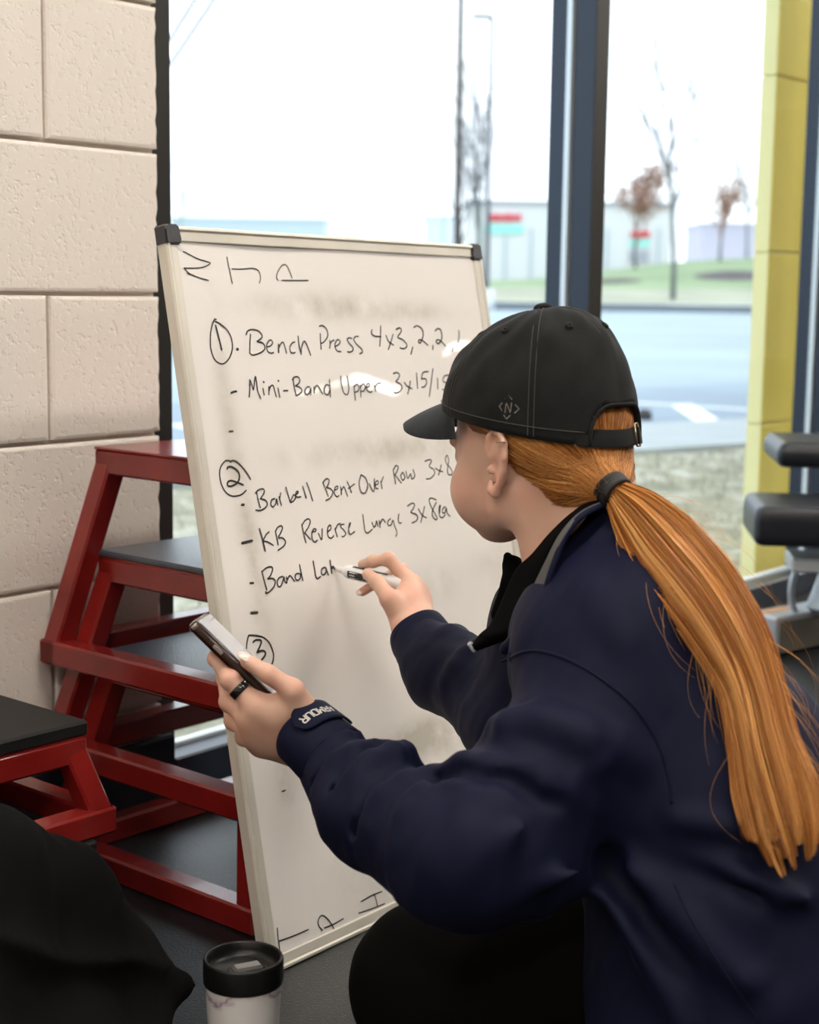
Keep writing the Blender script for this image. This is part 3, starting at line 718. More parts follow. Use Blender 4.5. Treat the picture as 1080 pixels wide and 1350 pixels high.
ink('handwriting', *C2, [[(85, 68), (68, 72), (48, 130), (38, 200), (42, 300), (70, 380), (110, 415), (150, 415), (190, 370), (212, 300), (205, 220), (170, 150), (110, 100), (75, 85)], ([(78, 115), (100, 200), (127, 308)], 2.3), ([(246, 305), (258, 303)], 3.2),
  [(322, 190), (335, 160), (370, 147), (420, 158), (448, 190), (445, 215), (408, 242)], [(408, 242), (455, 255), (472, 285), (465, 310), (430, 335), (375, 350), (350, 335)], [(357, 185), (352, 260), (350, 335)],
  [(492, 285), (520, 275), (535, 250), (520, 230), (498, 245), (486, 280), (495, 320), (520, 335), (543, 330)], ([(583, 262), (582, 330)], 2.3), [(582, 300), (600, 260), (618, 248), (632, 280), (645, 335)], [(712, 245), (690, 255), (672, 290), (680, 325), (700, 333), (715, 328)],
  [(737, 198), (745, 270), (762, 345)], [(762, 345), (765, 290), (785, 240), (805, 265), (838, 352)], [(912, 178), (915, 240), (920, 303)], [(905, 122), (930, 115), (960, 140), (972, 180), (965, 215), (935, 250), (918, 255)], [(988, 232), (990, 260), (987, 296)], [(990, 260), (1005, 238), (1022, 232)]])
ink('handwriting', *C3, [[(62, 200), (88, 185), (98, 165), (82, 150), (66, 170), (62, 205), (80, 232), (105, 236)], [(180, 142), (160, 138), (148, 152), (165, 180), (187, 205), (185, 230), (160, 240), (148, 235)], [(228, 128), (205, 130), (195, 150), (215, 185), (248, 215), (255, 240), (235, 252)],
  [(325, 80), (320, 105), (345, 125), (390, 128)], [(387, 52), (385, 120), (380, 198)], [(425, 120), (445, 165), (480, 190)], [(475, 112), (460, 165), (440, 222)], [(497, 78), (520, 66), (535, 78), (530, 100), (510, 132), (545, 150), (572, 180), (570, 205), (545, 215), (525, 208)], [(618, 203), (603, 255)],
  [(625, 62), (650, 52), (685, 75), (692, 120), (672, 172), (658, 165), (668, 150), (695, 162), (727, 190)], [(762, 190), (760, 222)], [(775, 88), (795, 72), (815, 80), (825, 115), (820, 155), (800, 178), (785, 165), (795, 150), (820, 162), (850, 195)], [(905, 203), (897, 235)], [(942, 85), (945, 120), (938, 177)]])
ink('handwriting', *C2, [([(202, 650), (225, 640), (247, 637)], 2.2), [(350, 545), (350, 610), (345, 683)], [(350, 545), (365, 580), (378, 625), (385, 580), (395, 518), (405, 580), (415, 640), (438, 693)], [(455, 612), (465, 665)], ([(458, 562), (464, 565)], 2.4), [(502, 598), (502, 665)], [(502, 640), (515, 600), (535, 590), (548, 630), (562, 680)],
  [(575, 610), (590, 685)], ([(576, 552), (582, 555)], 2.4), [(618, 632), (655, 630)], [(697, 530), (705, 600), (720, 668)], [(690, 545), (705, 525), (735, 522), (750, 545), (740, 575), (715, 592)], [(715, 592), (750, 605), (768, 630), (750, 655), (720, 672)], [(830, 600), (805, 605), (790, 635), (800, 660), (825, 650), (838, 610), (838, 665)],
  [(862, 600), (865, 650)], [(865, 625), (885, 590), (905, 610), (930, 655)], [(985, 590), (960, 585), (943, 620), (950, 655), (975, 660), (990, 620)], [(985, 542), (990, 620), (993, 680)]])
ink('handwriting', *C3, [[(102, 410), (108, 470), (125, 530), (150, 540), (160, 500), (155, 450), (147, 408)], [(195, 480), (200, 530), (205, 583)], [(195, 490), (215, 468), (230, 485), (225, 515), (203, 525)], [(240, 475), (245, 560)], [(240, 490), (260, 465), (275, 485), (265, 515), (245, 520)], [(280, 495), (305, 480), (300, 460), (285, 475), (285, 505), (305, 525), (325, 520)],
  [(340, 475), (350, 520)], [(345, 490), (362, 465), (385, 460)], [(475, 393), (500, 385), (520, 400), (510, 430), (495, 450), (525, 465), (538, 490), (520, 520), (490, 530), (475, 520)], [(555, 455), (575, 480), (610, 500)], [(597, 445), (590, 490), (578, 538)], [(643, 388), (650, 498)], [(728, 377), (690, 385), (678, 430)], [(678, 430), (710, 430), (715, 460), (700, 485), (680, 490)],
  [(762, 355), (750, 450), (735, 555)], [(795, 423), (797, 503)], [(885, 402), (845, 408), (835, 445), (865, 460), (880, 490), (860, 510), (830, 503)]])
ink('handwriting', 0, 0, 1, [([(302, 569), (307, 568.4)], 2.0), ([(371.5, 1043.5), (376, 1042)], 1.8)])
ink('handwriting', *C4, [[(148, 112), (110, 112), (72, 160), (62, 220), (75, 300), (110, 370), (160, 405), (210, 405), (250, 390), (283, 358)], [(150, 125), (165, 110), (200, 118), (250, 165), (295, 225), (318, 268)], ([(122, 182), (130, 165), (160, 162), (205, 190), (225, 230), (220, 275), (190, 310), (150, 325), (128, 315), (130, 290), (155, 278), (200, 290), (258, 313)], 2.2), ([(243, 483), (265, 478)], 2.8),
  [(370, 380), (380, 440), (400, 505)], [(358, 383), (385, 355), (425, 348), (430, 380), (400, 430)], [(400, 430), (440, 440), (458, 470), (440, 505), (400, 527), (360, 525)], [(520, 428), (495, 440), (487, 475), (505, 498), (528, 470), (535, 430), (545, 480)], [(555, 410), (575, 485)], [(560, 440), (570, 380)], [(612, 330), (630, 390), (650, 460)], [(650, 460), (665, 420), (680, 395), (695, 415), (680, 445), (655, 462)],
  [(690, 400), (715, 380), (710, 365), (695, 385), (705, 415), (740, 412)], [(755, 325), (785, 425)], [(788, 295), (812, 360), (840, 447)], [(925, 292), (945, 340), (970, 410)], [(925, 292), (955, 262), (978, 275), (970, 310), (955, 335)], [(955, 335), (990, 345), (1010, 375), (990, 420), (950, 445)]])
ink('handwriting', *C5, [[(65, 340), (90, 325), (90, 305), (70, 320), (65, 360), (85, 388), (103, 380)], [(115, 310), (122, 370)], [(120, 345), (140, 310), (155, 340), (172, 387)], [(165, 268), (185, 310), (200, 357)], [(175, 325), (225, 288)], [(275, 215), (262, 270), (268, 330), (290, 362), (315, 350), (328, 300), (310, 240), (275, 215)], [(340, 285), (375, 350), (380, 245)], [(385, 300), (410, 285), (405, 262), (388, 280), (392, 320), (412, 325)],
  [(430, 265), (440, 325)], [(432, 280), (450, 230)], [(525, 180), (535, 230), (545, 290)], [(525, 180), (545, 145), (565, 155), (555, 190), (540, 215)], [(540, 215), (590, 283)], [(600, 195), (585, 225), (600, 260), (618, 235), (600, 195)], [(625, 190), (640, 245), (662, 210), (672, 250), (695, 225), (680, 175)], [(775, 110), (810, 97), (828, 110), (810, 150), (845, 175), (850, 210), (820, 245), (785, 250)],
  [(858, 165), (890, 185), (918, 192)], [(905, 138), (895, 180), (882, 220)], [(968, 105), (955, 62), (940, 90), (950, 130), (985, 170), (995, 210), (965, 215), (955, 180), (968, 105)]], 1.55)
ink('handwriting', *C6, [([(65, 357), (110, 345), (172, 330)], 3.0), ([(243, 208), (270, 300), (300, 438)], 2.1), [(342, 240), (310, 270), (285, 320)], [(285, 335), (330, 345), (383, 378)], [(405, 238), (420, 300), (433, 375)], [(405, 238), (430, 195), (465, 180), (478, 205), (455, 260), (435, 290)], [(435, 300), (480, 305), (507, 340), (490, 385), (430, 430)], [(675, 165), (695, 260), (718, 353)], [(675, 175), (710, 125), (745, 110), (762, 135), (745, 190), (705, 250)],
  [(705, 250), (765, 317)], [(775, 245), (815, 235), (820, 215), (795, 215), (778, 260), (785, 320), (810, 345), (835, 325)], [(845, 255), (880, 320), (885, 210)], [(945, 240), (975, 210), (970, 172), (948, 190), (940, 240), (950, 290), (980, 305), (1005, 280)], [(1015, 205), (1040, 292)], [(1020, 220), (1045, 170), (1075, 155)]])
ink('handwriting', *C7, [[(95, 345), (70, 350), (65, 370), (95, 400), (110, 430), (90, 455), (75, 452)], [(135, 385), (152, 335), (140, 345), (135, 400), (150, 435), (190, 410)], [(260, 258), (270, 330), (280, 400), (305, 422), (345, 390)], [(342, 328), (360, 370), (375, 350), (382, 315), (395, 365)], [(405, 310), (415, 375)], [(412, 345), (435, 300), (460, 330)], [(505, 295), (482, 320), (485, 355), (510, 350), (525, 310), (540, 360), (562, 420), (552, 455)],
  [(570, 305), (578, 250), (572, 290), (580, 335), (600, 332)], [(650, 185), (690, 160), (712, 170), (700, 210), (680, 240), (720, 255), (740, 280), (730, 315), (690, 335)], [(745, 210), (780, 265), (818, 290)], [(800, 188), (785, 260), (768, 330)], [(905, 130), (865, 115), (843, 125), (850, 170), (880, 230), (912, 290), (900, 305), (875, 280), (870, 230), (905, 150)],
  [(935, 245), (942, 180), (930, 200), (935, 270), (960, 288), (985, 260)], [(985, 190), (962, 210), (962, 245), (985, 240), (992, 200), (1005, 250), (1030, 277)]], 1.6)
ink('handwriting', *C6, [([(145, 764), (182, 761)], 2.6), [(265, 640), (290, 740), (315, 832)], [(265, 650), (310, 610), (360, 597), (375, 625), (350, 690), (322, 720)], [(322, 720), (375, 715), (400, 745), (385, 800), (340, 850), (305, 865), (303, 850)], [(478, 695), (440, 710), (420, 750), (430, 795), (455, 795), (475, 750), (490, 700), (495, 740), (515, 765)], [(515, 700), (520, 760)], [(518, 740), (545, 690), (565, 700), (597, 745)],
  [(650, 665), (615, 670), (603, 705), (625, 735), (655, 715), (660, 665)], [(650, 575), (665, 650), (683, 738)], ([(790, 538), (805, 620), (820, 700), (840, 715), (868, 695)], 2.1), ([(915, 600), (880, 620), (878, 670), (905, 675), (925, 640), (920, 605), (948, 680)], 2.1), ([(965, 530), (975, 600), (982, 660)], 2.3), ([(978, 607), (1004, 598)], 3.4)], 1.9)
ink('handwriting', *C8, [([(322, 307), (420, 298)], 2.8), [(258, 868), (265, 740), (285, 640), (305, 622), (400, 625), (500, 655), (590, 740), (640, 880), (640, 960), (632, 1000), (560, 1120), (420, 1150), (300, 1080), (258, 868)], ([(352, 722), (390, 692), (450, 690), (470, 715), (445, 790), (410, 865)], 2.3), ([(410, 865), (480, 840), (522, 860), (520, 910), (470, 980)], 2.3)], 1.8)
ink('handwriting', *C9, [[(78, 342), (85, 420), (97, 500)], [(92, 435), (200, 395), (300, 352)], [(400, 358), (375, 330), (370, 290), (390, 255), (420, 262), (455, 300), (482, 348)], [(412, 342), (480, 315), (552, 275)], [(680, 155), (760, 110), (830, 83)], [(662, 238), (760, 205), (850, 170)], [(775, 105), (790, 150), (797, 185)]], 1.5)

# ================================================================ STEEL PLYO BOXES
PU, PV = A(.65, .76, 0), A(.76, -.65, 0)
def plyo(cx, cy, z0, S, T, h, label, top='rubber', rub=.009, rw=.034, dv=(0, 0), u=PU, v=PV):
    root = empty('plyometric_box', (cx, cy, z0), label, 'exercise box')
    co = [(-1, -1), (1, -1), (1, 1), (-1, 1)]; hb = rw/2
    Bp = [u*a*(S/2-hb)+v*(b_*((S-dv[0])/2-hb)-dv[0]/2)+A(0, 0, hb) for a, b_ in co]; Tp = [u*a*(T/2-hb)+v*(b_*((T-dv[1])/2-hb)-dv[1]/2)+A(0, 0, h-hb) for a, b_ in co]; tc_ = -v*dv[1]/2
    for k in range(4):
        j = (k+1) % 4
        mesh('base_rail', *beam_vf(Bp[k], Bp[j], rw, rw, bev=.003, ext=hb-.0005*k), M_RED, root)
        mesh('top_rail', *beam_vf(Tp[k], Tp[j], rw, rw, bev=.003, ext=hb-.0005*k), M_RED, root)
        d = nrm(Tp[k]-Bp[k]); vs, fs = beam_vf(Bp[k], Tp[k], rw*.94, rw*.94, up=tuple(v), bev=.003); mesh('leg', vs, fs, M_RED, root)
    if top == 'steel': mesh('top_plate', *box_vf(tc_+A(0, 0, h+.001), u, v, Zx, T+.001, T-dv[1]+.001, .004, .0015), M_RED, root)
    else:
        mesh('top_plate', *box_vf(tc_+A(0, 0, h-.001), u, v, Zx, T-.004, T-dv[1]-.004, .004, 0), M_RED, root)
        mesh('rubber_mat', *box_vf(tc_+A(0, 0, h+.001+rub/2), u, v, Zx, T+.002, T-dv[1]+.002, rub, .003), M_PAD if top == 'rubber' else M_BLACKPAD, root)
    return root
Rr = atz(333, 1237, 0); S_ = .425; Lc = Rr-S_*PV; ctr = Lc+PU*S_/2+PV*S_/2
LT = atz(121, 592, .578); TT = S_-2*((LT-Lc) @ (PU+PV))/2; print('top size', TT, LT, Lc)
TT = S_-.115
plyo(ctr[0], ctr[1], 0, S_, TT, .285, 'lowest red steel box of the nested stack, standing on the floor, grey rubber top')
plyo(ctr[0], ctr[1], .142, S_, TT, .285, 'middle red steel box of the nested stack, blue-grey rubber top')
plyo(ctr[0], ctr[1], .278, S_, TT+.003, .298, 'topmost red steel box of the nested stack, bare glossy red steel top', 'steel')
# small padded boxes in front
T2 = .36
ct = atz(116, 970, .270); c2 = ct-(PU+PV)*T2/2
plyo(c2[0], c2[1], .152, T2+.048, T2, .118, 'low red box with thick black padded top, upper of two at left edge', 'pad', .018, .032)
ct = atz(129, 1127, .134); c3 = ct-(PU+PV)*T2/2
plyo(c3[0], c3[1], 0, T2+.04, T2, .134, 'low red box under the other padded box, mostly hidden by the bag', 'pad', .017, .032)

# ================================================================ TUMBLER
tp = atz(321, 1261, .148); tb = empty('tumbler', (tp[0], tp[1], 0), 'white marbled travel tumbler with a black lid on the floor in front of the whiteboard', 'tumbler')
M_MARB = mat('marbled_enamel', (.78, .74, .73), .3, coat=.4); t, b = nodes(M_MARB)
c = t.nodes.new('ShaderNodeTexCoord'); w = t.nodes.new('ShaderNodeTexNoise'); w.inputs['Scale'].default_value = 8; w.inputs['Detail'].default_value = 5
mpv = t.nodes.new('ShaderNodeMapping'); mpv.inputs['Scale'].default_value = (1, 1, 1.6); mpv.inputs['Location'].default_value = (.31, .12, .07)
r = t.nodes.new('ShaderNodeValToRGB'); e = r.color_ramp.elements; e[0].position = .470; e[0].color = (.80, .77, .76, 1); e[1].position = .530; e[1].color = (.80, .77, .76, 1)
x = e.new(.493); x.color = (.60, .52, .56, 1); x = e.new(.50); x.color = (.30, .21, .27, 1); x = e.new(.507); x.color = (.60, .53, .56, 1)
t.links.new(c.outputs['Object'], mpv.inputs[0]); t.links.new(mpv.outputs[0], w.inputs[0]); t.links.new(w.outputs[0], r.inputs[0]); t.links.new(r.outputs[0], b.inputs['Base Color'])
mesh('body', *lathe_vf((0, 0, 0), Zx, [(0, 0), (.028, 0), (.0305, .003), (.0345, .06), (.0372, .118), (.0376, .124), (.0376, .127)], 56), M_MARB, tb, True)
mesh('lid', *lathe_vf((0, 0, 0), Zx, [(.0374, .123), (.0392, .1235), (.0394, .126), (.0394, .1455), (.0385, .148), (.0372, .1485), (.0358, .147), (.0345, .141), (.033, .1365), (.028, .1345), (0, .1345)], 64), M_LID, tb, True)
mesh('slider', *box_vf((.004, -.002, .1375), nrm(A(.8, .4, 0)), nrm(A(-.4, .8, 0)), Zx, .030, .016, .006, .0025), mat('clear_grey_plastic', (.10, .10, .10), .12, coat=1), tb, False)
mesh('slider_ring', *lathe_vf((.004, -.002, .1345), Zx, [(.017, 0), (.0185, .002), (.020, .0)], 32), M_LID, tb, True)

# ================================================================ BENCH at the right
vf, vr = nrm(A(.93, .37, 0)), nrm(A(-.37, .93, 0))
def bench():
    f0 = atz(1021, 866, 0.0); root = empty('weight_bench', tuple(f0+vf*.5), 'black vinyl weight bench with silver base beam in front of the yellow column', 'bench')
    bl = dW*.98+nW*.2; bl = nrm(bl); br_ = np.cross(Zx, bl)
    a = f0+bl*.0+br_*.04; a[2] = .045; e_ = a+bl*1.1
    o = mesh('base_beam', *beam_vf(a, e_, .085, .085, bev=.006), M_SILV); adopt(root, o)
    o = mesh('beam_side', *box_vf((a+e_)/2-br_*.0435+A(0, 0, -.004), bl, br_, Zx, 1.08, .002, .070, .0008), M_TAN); adopt(root, o)
    o = mesh('sticker', *box_vf(a+bl*.07+br_*.015+A(0, 0, .0432), bl, br_, Zx, .12, .016, .0008, 0), M_ORANGE); adopt(root, o)
    p0 = atz(1066, 812, .085)
    up_ = p0+bl*.10+A(0, 0, .34)
    o = mesh('upright', *beam_vf(p0+bl*.04, up_+bl*.14, .05, .05, bev=.005), M_SILV); adopt(root, o)
    def pad(px, py, Z, L, Wd, th, nm, dirv, tilt=0):
        c0 = at(px, py, Z); s_ = np.cross(Zx, dirv); g_ = SDF((-.02, -.02, -.02), (L+.02, Wd+.02, th+.02), .006)
        X_, Y_, Z_ = [(np.arange(m)*g_.h+o).astype(np.float32) for m, o in zip(g_.n, g_.lo)]
        qx = np.abs(X_-L/2)-(L/2-.025); qy = np.abs(Y_-Wd/2)-(Wd/2-.025); qz = np.abs(Z_-th/2)-(th/2-.02)
        bx, by, bz = np.meshgrid(qx, qy, qz, indexing='ij'); d_ = np.sqrt(np.maximum(bx, 0)**2+np.maximum(by, 0)**2+np.maximum(bz, 0)**2)+np.minimum(np.maximum(bx, np.maximum(by, bz)), 0)-.02
        d_ += .0022*np.exp(-((Z_[None, None, :]-th*.80)/.004)**2); g_.g = d_.astype(np.float32)
        V, Q = g_.mesh(1); Wv = c0+V[:, :1]*dirv+V[:, 1:2]*s_+V[:, 2:3]*Zx+V[:, :1]*Zx*tilt
        o = meshnp(nm, Wv, Q, M_VINYL); adopt(root, o); return c0
    dv = nrm(A(.95, -.10, 0))
    pad(1022, 618, 3.45, .8, .30, .056, 'back_pad', dv); pad(991, 722, 3.25, .8, .27, .084, 'seat_pad', dv)
    q = at(1060, 735, 3.35); o = mesh('pad_bracket', *box_vf(q+A(.12, .0, -.01), dv, np.cross(Zx, dv), Zx, .30, .12, .03, .004), M_SILV); adopt(root, o)
    q1_ = at(1076, 640, 3.5); o = mesh('pad_post', *beam_vf(q1_+A(.1, .05, .02), q+A(.16, .05, 0), .035, .035, bev=.004), M_SILV); adopt(root, o)
    ring = [p0+bl*.05+A(0, .03, .02)+nW*-.02+bl*math.cos(k/24*6.283)*.075+Zx*(math.sin(k/24*6.283)*.075+.03) for k in range(25)]
    o = mesh('wheel_rim', *tube_vf(ring, .008, 8, False), M_SILV, smooth=True); adopt(root, o)
bench()
# spoked wheel ring taken for a bench wheel, lower right behind the person
f1 = atz(1070, 985, 0)
hr = empty('wheel_ring', tuple(f1), 'pale steel ring handle on the floor beside the back of the jacket', 'wheel')
ring = [A(.03, 0, .045)+dW*math.cos(k/28*6.283)*.04+Zx*math.sin(k/28*6.283)*.04 for k in range(29)]
mesh('ring', *tube_vf(ring, .005, 8, False), M_SILV, hr, True); mesh('spoke', *beam_vf(A(.03, 0, .045)-dW*.028-Zx*.028, A(.03, 0, .045)+dW*.028+Zx*.028, .008, .008), M_SILV, hr)
# pale strip on the floor under the knee
f2 = atz(494, 1346, .004); d2 = nrm(atz(503, 1341, 0)-atz(484, 1351, 0))
o = mesh('floor_strip', *box_vf(f2-d2*.06, d2, np.cross(Zx, d2), Zx, .16, .008, .006, .002), M_IVORY); tag(o, 'thin pale metal strip on the floor under the kneeling knee', 'strip')

# ================================================================ BAG in the left foreground
def bag():
    g = SDF((-.66, 1.18, -.02), (-.14, 1.85, .36), .006)
    p0, p1, p2, p3 = at(-60, 1200, 1.50), at(45, 1226, 1.55), at(130, 1277, 1.60), at(240, 1299, 1.66)
    g.cap(p0, p1, .090, .074, .03); g.cap(p1, p2, .074, .050, .03); g.cap(p2, p3, .048, .008, .03)
    g.cap(at(-60, 1200, 1.45), at(-60, 1440, 1.42), .09, .09, .05); g.cap(p1, at(60, 1400, 1.50), .074, .07, .05); g.cap(p2, at(150, 1370, 1.57), .05, .045, .05); g.cap(p3, at(200, 1352, 1.60), .006, .012, .03); g.cap(at(60, 1400, 1.5), at(160, 1375, 1.57), .07, .03, .05)
    g.cap(at(-60, 1440, 1.42), at(80, 1430, 1.45), .09, .06, .05)
    g.plane((0, 0, .002), (0, 0, -1))
    V, Q = g.mesh(2); N = normals(V, Q)
    dn = nrm(A(.8, -.25, -.5)); sd = V @ nrm(A(.35, .25, .9)); al = V @ dn
    fold = np.sin(sd*70+2.4*np.sin(al*9+.5)+1.5*np.sin(sd*23)); rid = 1-np.abs(np.sin(sd*34+1.9*np.sin(al*7)+.7*snoise(V, 2.5, 5, 2)))
    up = np.clip(V[:, 2:3]/.03, 0, 1)
    up = up*np.clip(np.linalg.norm(V-p3, axis=1)/.16, .05, 1)[:, None]
    V = V+N*up*(.005*fold[:, None]+.016*(rid**2)[:, None]+.004*snoise(V, 6, 3)[:, None]); V[:, 2] = np.maximum(V[:, 2], .001)
    o = meshnp('duffel_bag', V, Q, M_BAG); return tag(o, 'slumped black fabric bag on the floor in the left foreground', 'bag')
bag()
# ================================================================ PERSON
pr = empty('person', tuple(atz(900, 1500, 0)*A(1, 1, 0)), 'kneeling person in black cap and navy jacket with copper ponytail, writing on the whiteboard', 'person')
def child(o): adopt(pr, o); return o
def sub(p, o): o.parent = p; return o
# ---- head frame
ah, ph = math.radians(45), math.radians(11)
hf0 = A(-math.sin(ah), math.cos(ah), 0); hf = hf0*math.cos(ph)-Zx*math.sin(ph); hl = A(-math.cos(ah), -math.sin(ah), 0); hu = np.cross(hf, hl)
OH = at(714, 592, 1.62); HR = np.array([hf, hl, hu])
def hw(x, y, z): return OH+hf*x+hl*y+hu*z
def hloc(p): return (np.asarray(p)-OH) @ HR.T
NB = at(785, 770, 1.60)                                        # neck base
# ---- left hand (phone) and right hand (marker) skeletons
def ch(*p): return [(at(x, y, Z), r) for x, y, Z, r in p]
LW = at(404, 982, 1.60)
Lh = dict(
 thumb=ch((412, 952, 1.585, .0125), (386, 910, 1.565, .0104), (354, 889, 1.561, .0090), (326, 872, 1.566, .0072)),
 index=ch((338, 930, 1.575, .0110), (304, 896, 1.578, .0092), (285, 868, 1.606, .0076), (292, 856, 1.632, .0068)),
 middle=ch((331, 949, 1.582, .0112), (303, 925, 1.598, .0096), (296, 893, 1.634, .0080), (305, 872, 1.652, .0070)),
 ring=ch((335, 969, 1.592, .0106), (309, 950, 1.616, .0092), (303, 920, 1.648, .0078), (312, 900, 1.662, .0068)),
 little=ch((346, 983, 1.604, .0096), (322, 972, 1.632, .0082), (316, 948, 1.658, .0070), (322, 928, 1.670, .0060)))
ZB = float((bpx(440, 749)-CC) @ cf)
RW_ = at(545, 828, ZB-.075)
Rh = dict(
 index=ch((541, 768, ZB-.052, .0098), (513, 737, ZB-.048, .0082), (492, 740, ZB-.036, .0070), (478, 744, ZB-.022, .0060)),
 middle=ch((550, 779, ZB-.040, .0098), (530, 752, ZB-.022, .0080), (502, 765, ZB-.012, .0068), (478, 780, ZB-.016, .0058)),
 ring=ch((554, 790, ZB-.032, .0092), (540, 770, ZB-.006, .0076), (520, 782, ZB-.000, .0066), (510, 798, ZB-.012, .0058)),
 little=ch((556, 802, ZB-.028, .0084), (546, 788, ZB-.000, .0068), (532, 798, ZB-.000, .0060), (524, 808, ZB-.014, .0054)),
 thumb=ch((534, 818, ZB-.082, .0118), (514, 790, ZB-.088, .0110), (498, 768, ZB-.068, .0090), (485, 757, ZB-.050, .0072)))
def hand(g, H_, wrist, back, wr=.021):
    """wrist: (inner, outer) points of the flattened wrist"""
    mc = [H_[k][0] for k in ('index', 'middle', 'ring', 'little')]
    for q, (p, r_) in enumerate(mc):
        w_ = wrist[0]+(wrist[1]-wrist[0])*(q/3)
        g.cap(w_, p, .0165, r_*1.12, .014)
    for q in range(3): g.cap((mc[q][0]*.75+(mc[q+1][0])*.25+0)*.5+(mc[q][0]*.25+mc[q+1][0]*.75)*.5, (wrist[0]+wrist[1])/2, .0100, .018, .012)
    th = H_['thumb']; g.cap(wrist[0], th[0][0], .016, th[0][1], .014); g.cap(th[0][0], mc[0][0]*.7+wrist[0]*.3, .0110, .0100, .012)
    g.cap(th[1][0], mc[0][0]*.55+wrist[0]*.45, .0095, .0125, .014); g.cap((th[0][0]+th[1][0])/2, mc[0][0]*.8+wrist[0]*.2, .0105, .0105, .014)
    for kx, c_ in H_.items():
        for m_, (p, q) in enumerate(zip(c_[:-1], c_[1:])):
            g.cap(p[0], q[0], p[1], q[1], .0045 if m_ else .008)
            if m_ < 2 and kx != 'thumb': g.ell(q[0], np.eye(3), (q[1]*1.10,)*3, .003)     # knuckles
parts_V, parts_Q = [], []
def addp(V, Q): parts_Q.append(Q+sum(len(v) for v in parts_V)); parts_V.append(V)
# head and neck patch
g = SDF(hw(0, 0, 0)-A(.17, .17, .24), hw(0, 0, 0)+A(.17, .17, .17), .0023)
E_ = lambda x, y, z, r, k=.012, op='add', R=HR: g.ell(hw(x, y, z), R, r, k, op)
K_ = lambda a, b_, ra, rb, k=.01, op='add': g.cap(hw(*a), hw(*b_), ra, rb, k, op)
E_(-.003, 0, .036, (.091, .0715, .082), .0); E_(-.03, 0, .01, (.068, .066, .068), .02)
E_(.036, 0, -.016, (.054, .058, .066), .03)
for sd in (1, -1):
    K_((.0, sd*.050, -.030), (.008, sd*.047, -.056), .017, .016, .02); K_((.008, sd*.047, -.050), (.066, sd*.014, -.071), .017, .0130, .022); E_(.058, sd*.034, -.045, (.026, .026, .028), .02)
    E_(.060, sd*.038, -.030, (.026, .022, .024), .02)              # cheek
    E_(.085, sd*.031, .004, (.012, .016, .010), .010, 'sub')       # eye socket
    E_(.0755, sd*.031, .003, (.0125, .0125, .0115), .003)          # eyeball with lids
    K_((.086, sd*.012, .018), (.078, sd*.045, .020), .006, .005, .010)
    E_(.094, sd*.009, -.031, (.007, .006, .005), .005)             # nostril wing
E_(.070, 0, -.073, (.015, .018, .013), .02)
K_((.086, 0, .008), (.100, 0, -.024), .0065, .0080, .010); E_(.100, 0, -.029, (.0088, .0085, .0072), .006)
E_(.087, 0, -.052, (.008, .021, .0050), .004); E_(.0855, 0, -.060, (.008, .018, .0055), .003); K_((.096, -.02, -.0558), (.096, .02, -.0558), .0012, .0012, .002, 'sub')
g.cap(hw(-.030, 0, -.045), NB, .052, .058, .022); g.cap(hw(-.045, 0, -.01), NB+A(.02, 0, 0), .045, .05, .02)
g.cap(hw(-.012, .050, -.045), NB+A(-.06, -.015, .01), .010, .012, .02)        # neck cord
for sd in (1, -1):                                               # ears
    q = math.radians(12); ex = A(math.cos(q), sd*-math.sin(q), 0); ey = A(math.sin(q), sd*math.cos(q), 0)
    eo = A(-.006, sd*.0735, -.010)
    def ep(a_, b_, c_=0): return eo+ex*a_+ey*c_+A(-.16*b_, 0, b_)
    Re = np.array([ex @ HR, (ey*1) @ HR, hu])
    g.ell(hw(*ep(-.004, .004, .002)), Re, (.0125, .0036, .026), .006)
    hx = [(.008, .006), (.012, .016), (.009, .0265), (.000, .0315), (-.010, .0285), (-.0165, .018), (-.0175, .004), (-.0145, -.009), (-.009, -.020), (-.002, -.0285), (.0045, -.026), (.006, -.018)]
    rr = [.0026, .003, .0033, .0035, .0036, .0037, .0036, .0034, .0038, .0052, .0046, .003]
    hp = [hw(*ep(a_, b_, .0055)) for a_, b_ in hx]
    for k in range(len(hp)-1): g.cap(hp[k], hp[k+1], rr[k], rr[k+1], .0022)
    g.cap(hw(*ep(-.008, .016, .004)), hw(*ep(-.009, -.008, .004)), .0026, .0026, .003)     # antihelix
    E2 = hw(*ep(-.001, -.004, .0065)); g.ell(E2, Re, (.0062, .0050, .0095), .002, 'sub')
    g.ell(hw(*ep(-.001, .021, .0062)), Re, (.0066, .0036, .0062), .002, 'sub')
    g.ell(hw(*ep(.0075, -.006, .005)), Re, (.0035, .0035, .005), .003)                # tragus
    g.cap(hw(eo[0]-.004, sd*.062, .008), hw(*ep(-.006, .010, -.003)), .006, .005, .006); g.cap(hw(eo[0], sd*.062, -.022), hw(*ep(-.003, -.012, -.003)), .006, .005, .006)
addp(*g.mesh(1)); HEADG = g
# hands
g = SDF(at(350, 925, 1.60)-A(.09, .12, .11), at(350, 925, 1.60)+A(.11, .12, .09), .0013)
hand(g, Lh, (at(412, 962, 1.590), at(394, 992, 1.612)), None)
g.cap(at(404, 977, 1.60), at(440, 1010, 1.585), .0235, .026, .012); g.cap(at(396, 968, 1.60), at(370, 940, 1.595), .016, .015, .01)
addp(*g.mesh(2))
g = SDF(at(525, 780, ZB-.05)-A(.08, .10, .08), at(525, 780, ZB-.05)+A(.07, .10, .08), .0013)
hand(g, Rh, (at(537, 826, ZB-.090), at(553, 816, ZB-.060)), None)
g.cap(at(545, 824, ZB-.075), at(566, 858, ZB-.090), .0225, .025, .012)
addp(*g.mesh(2))
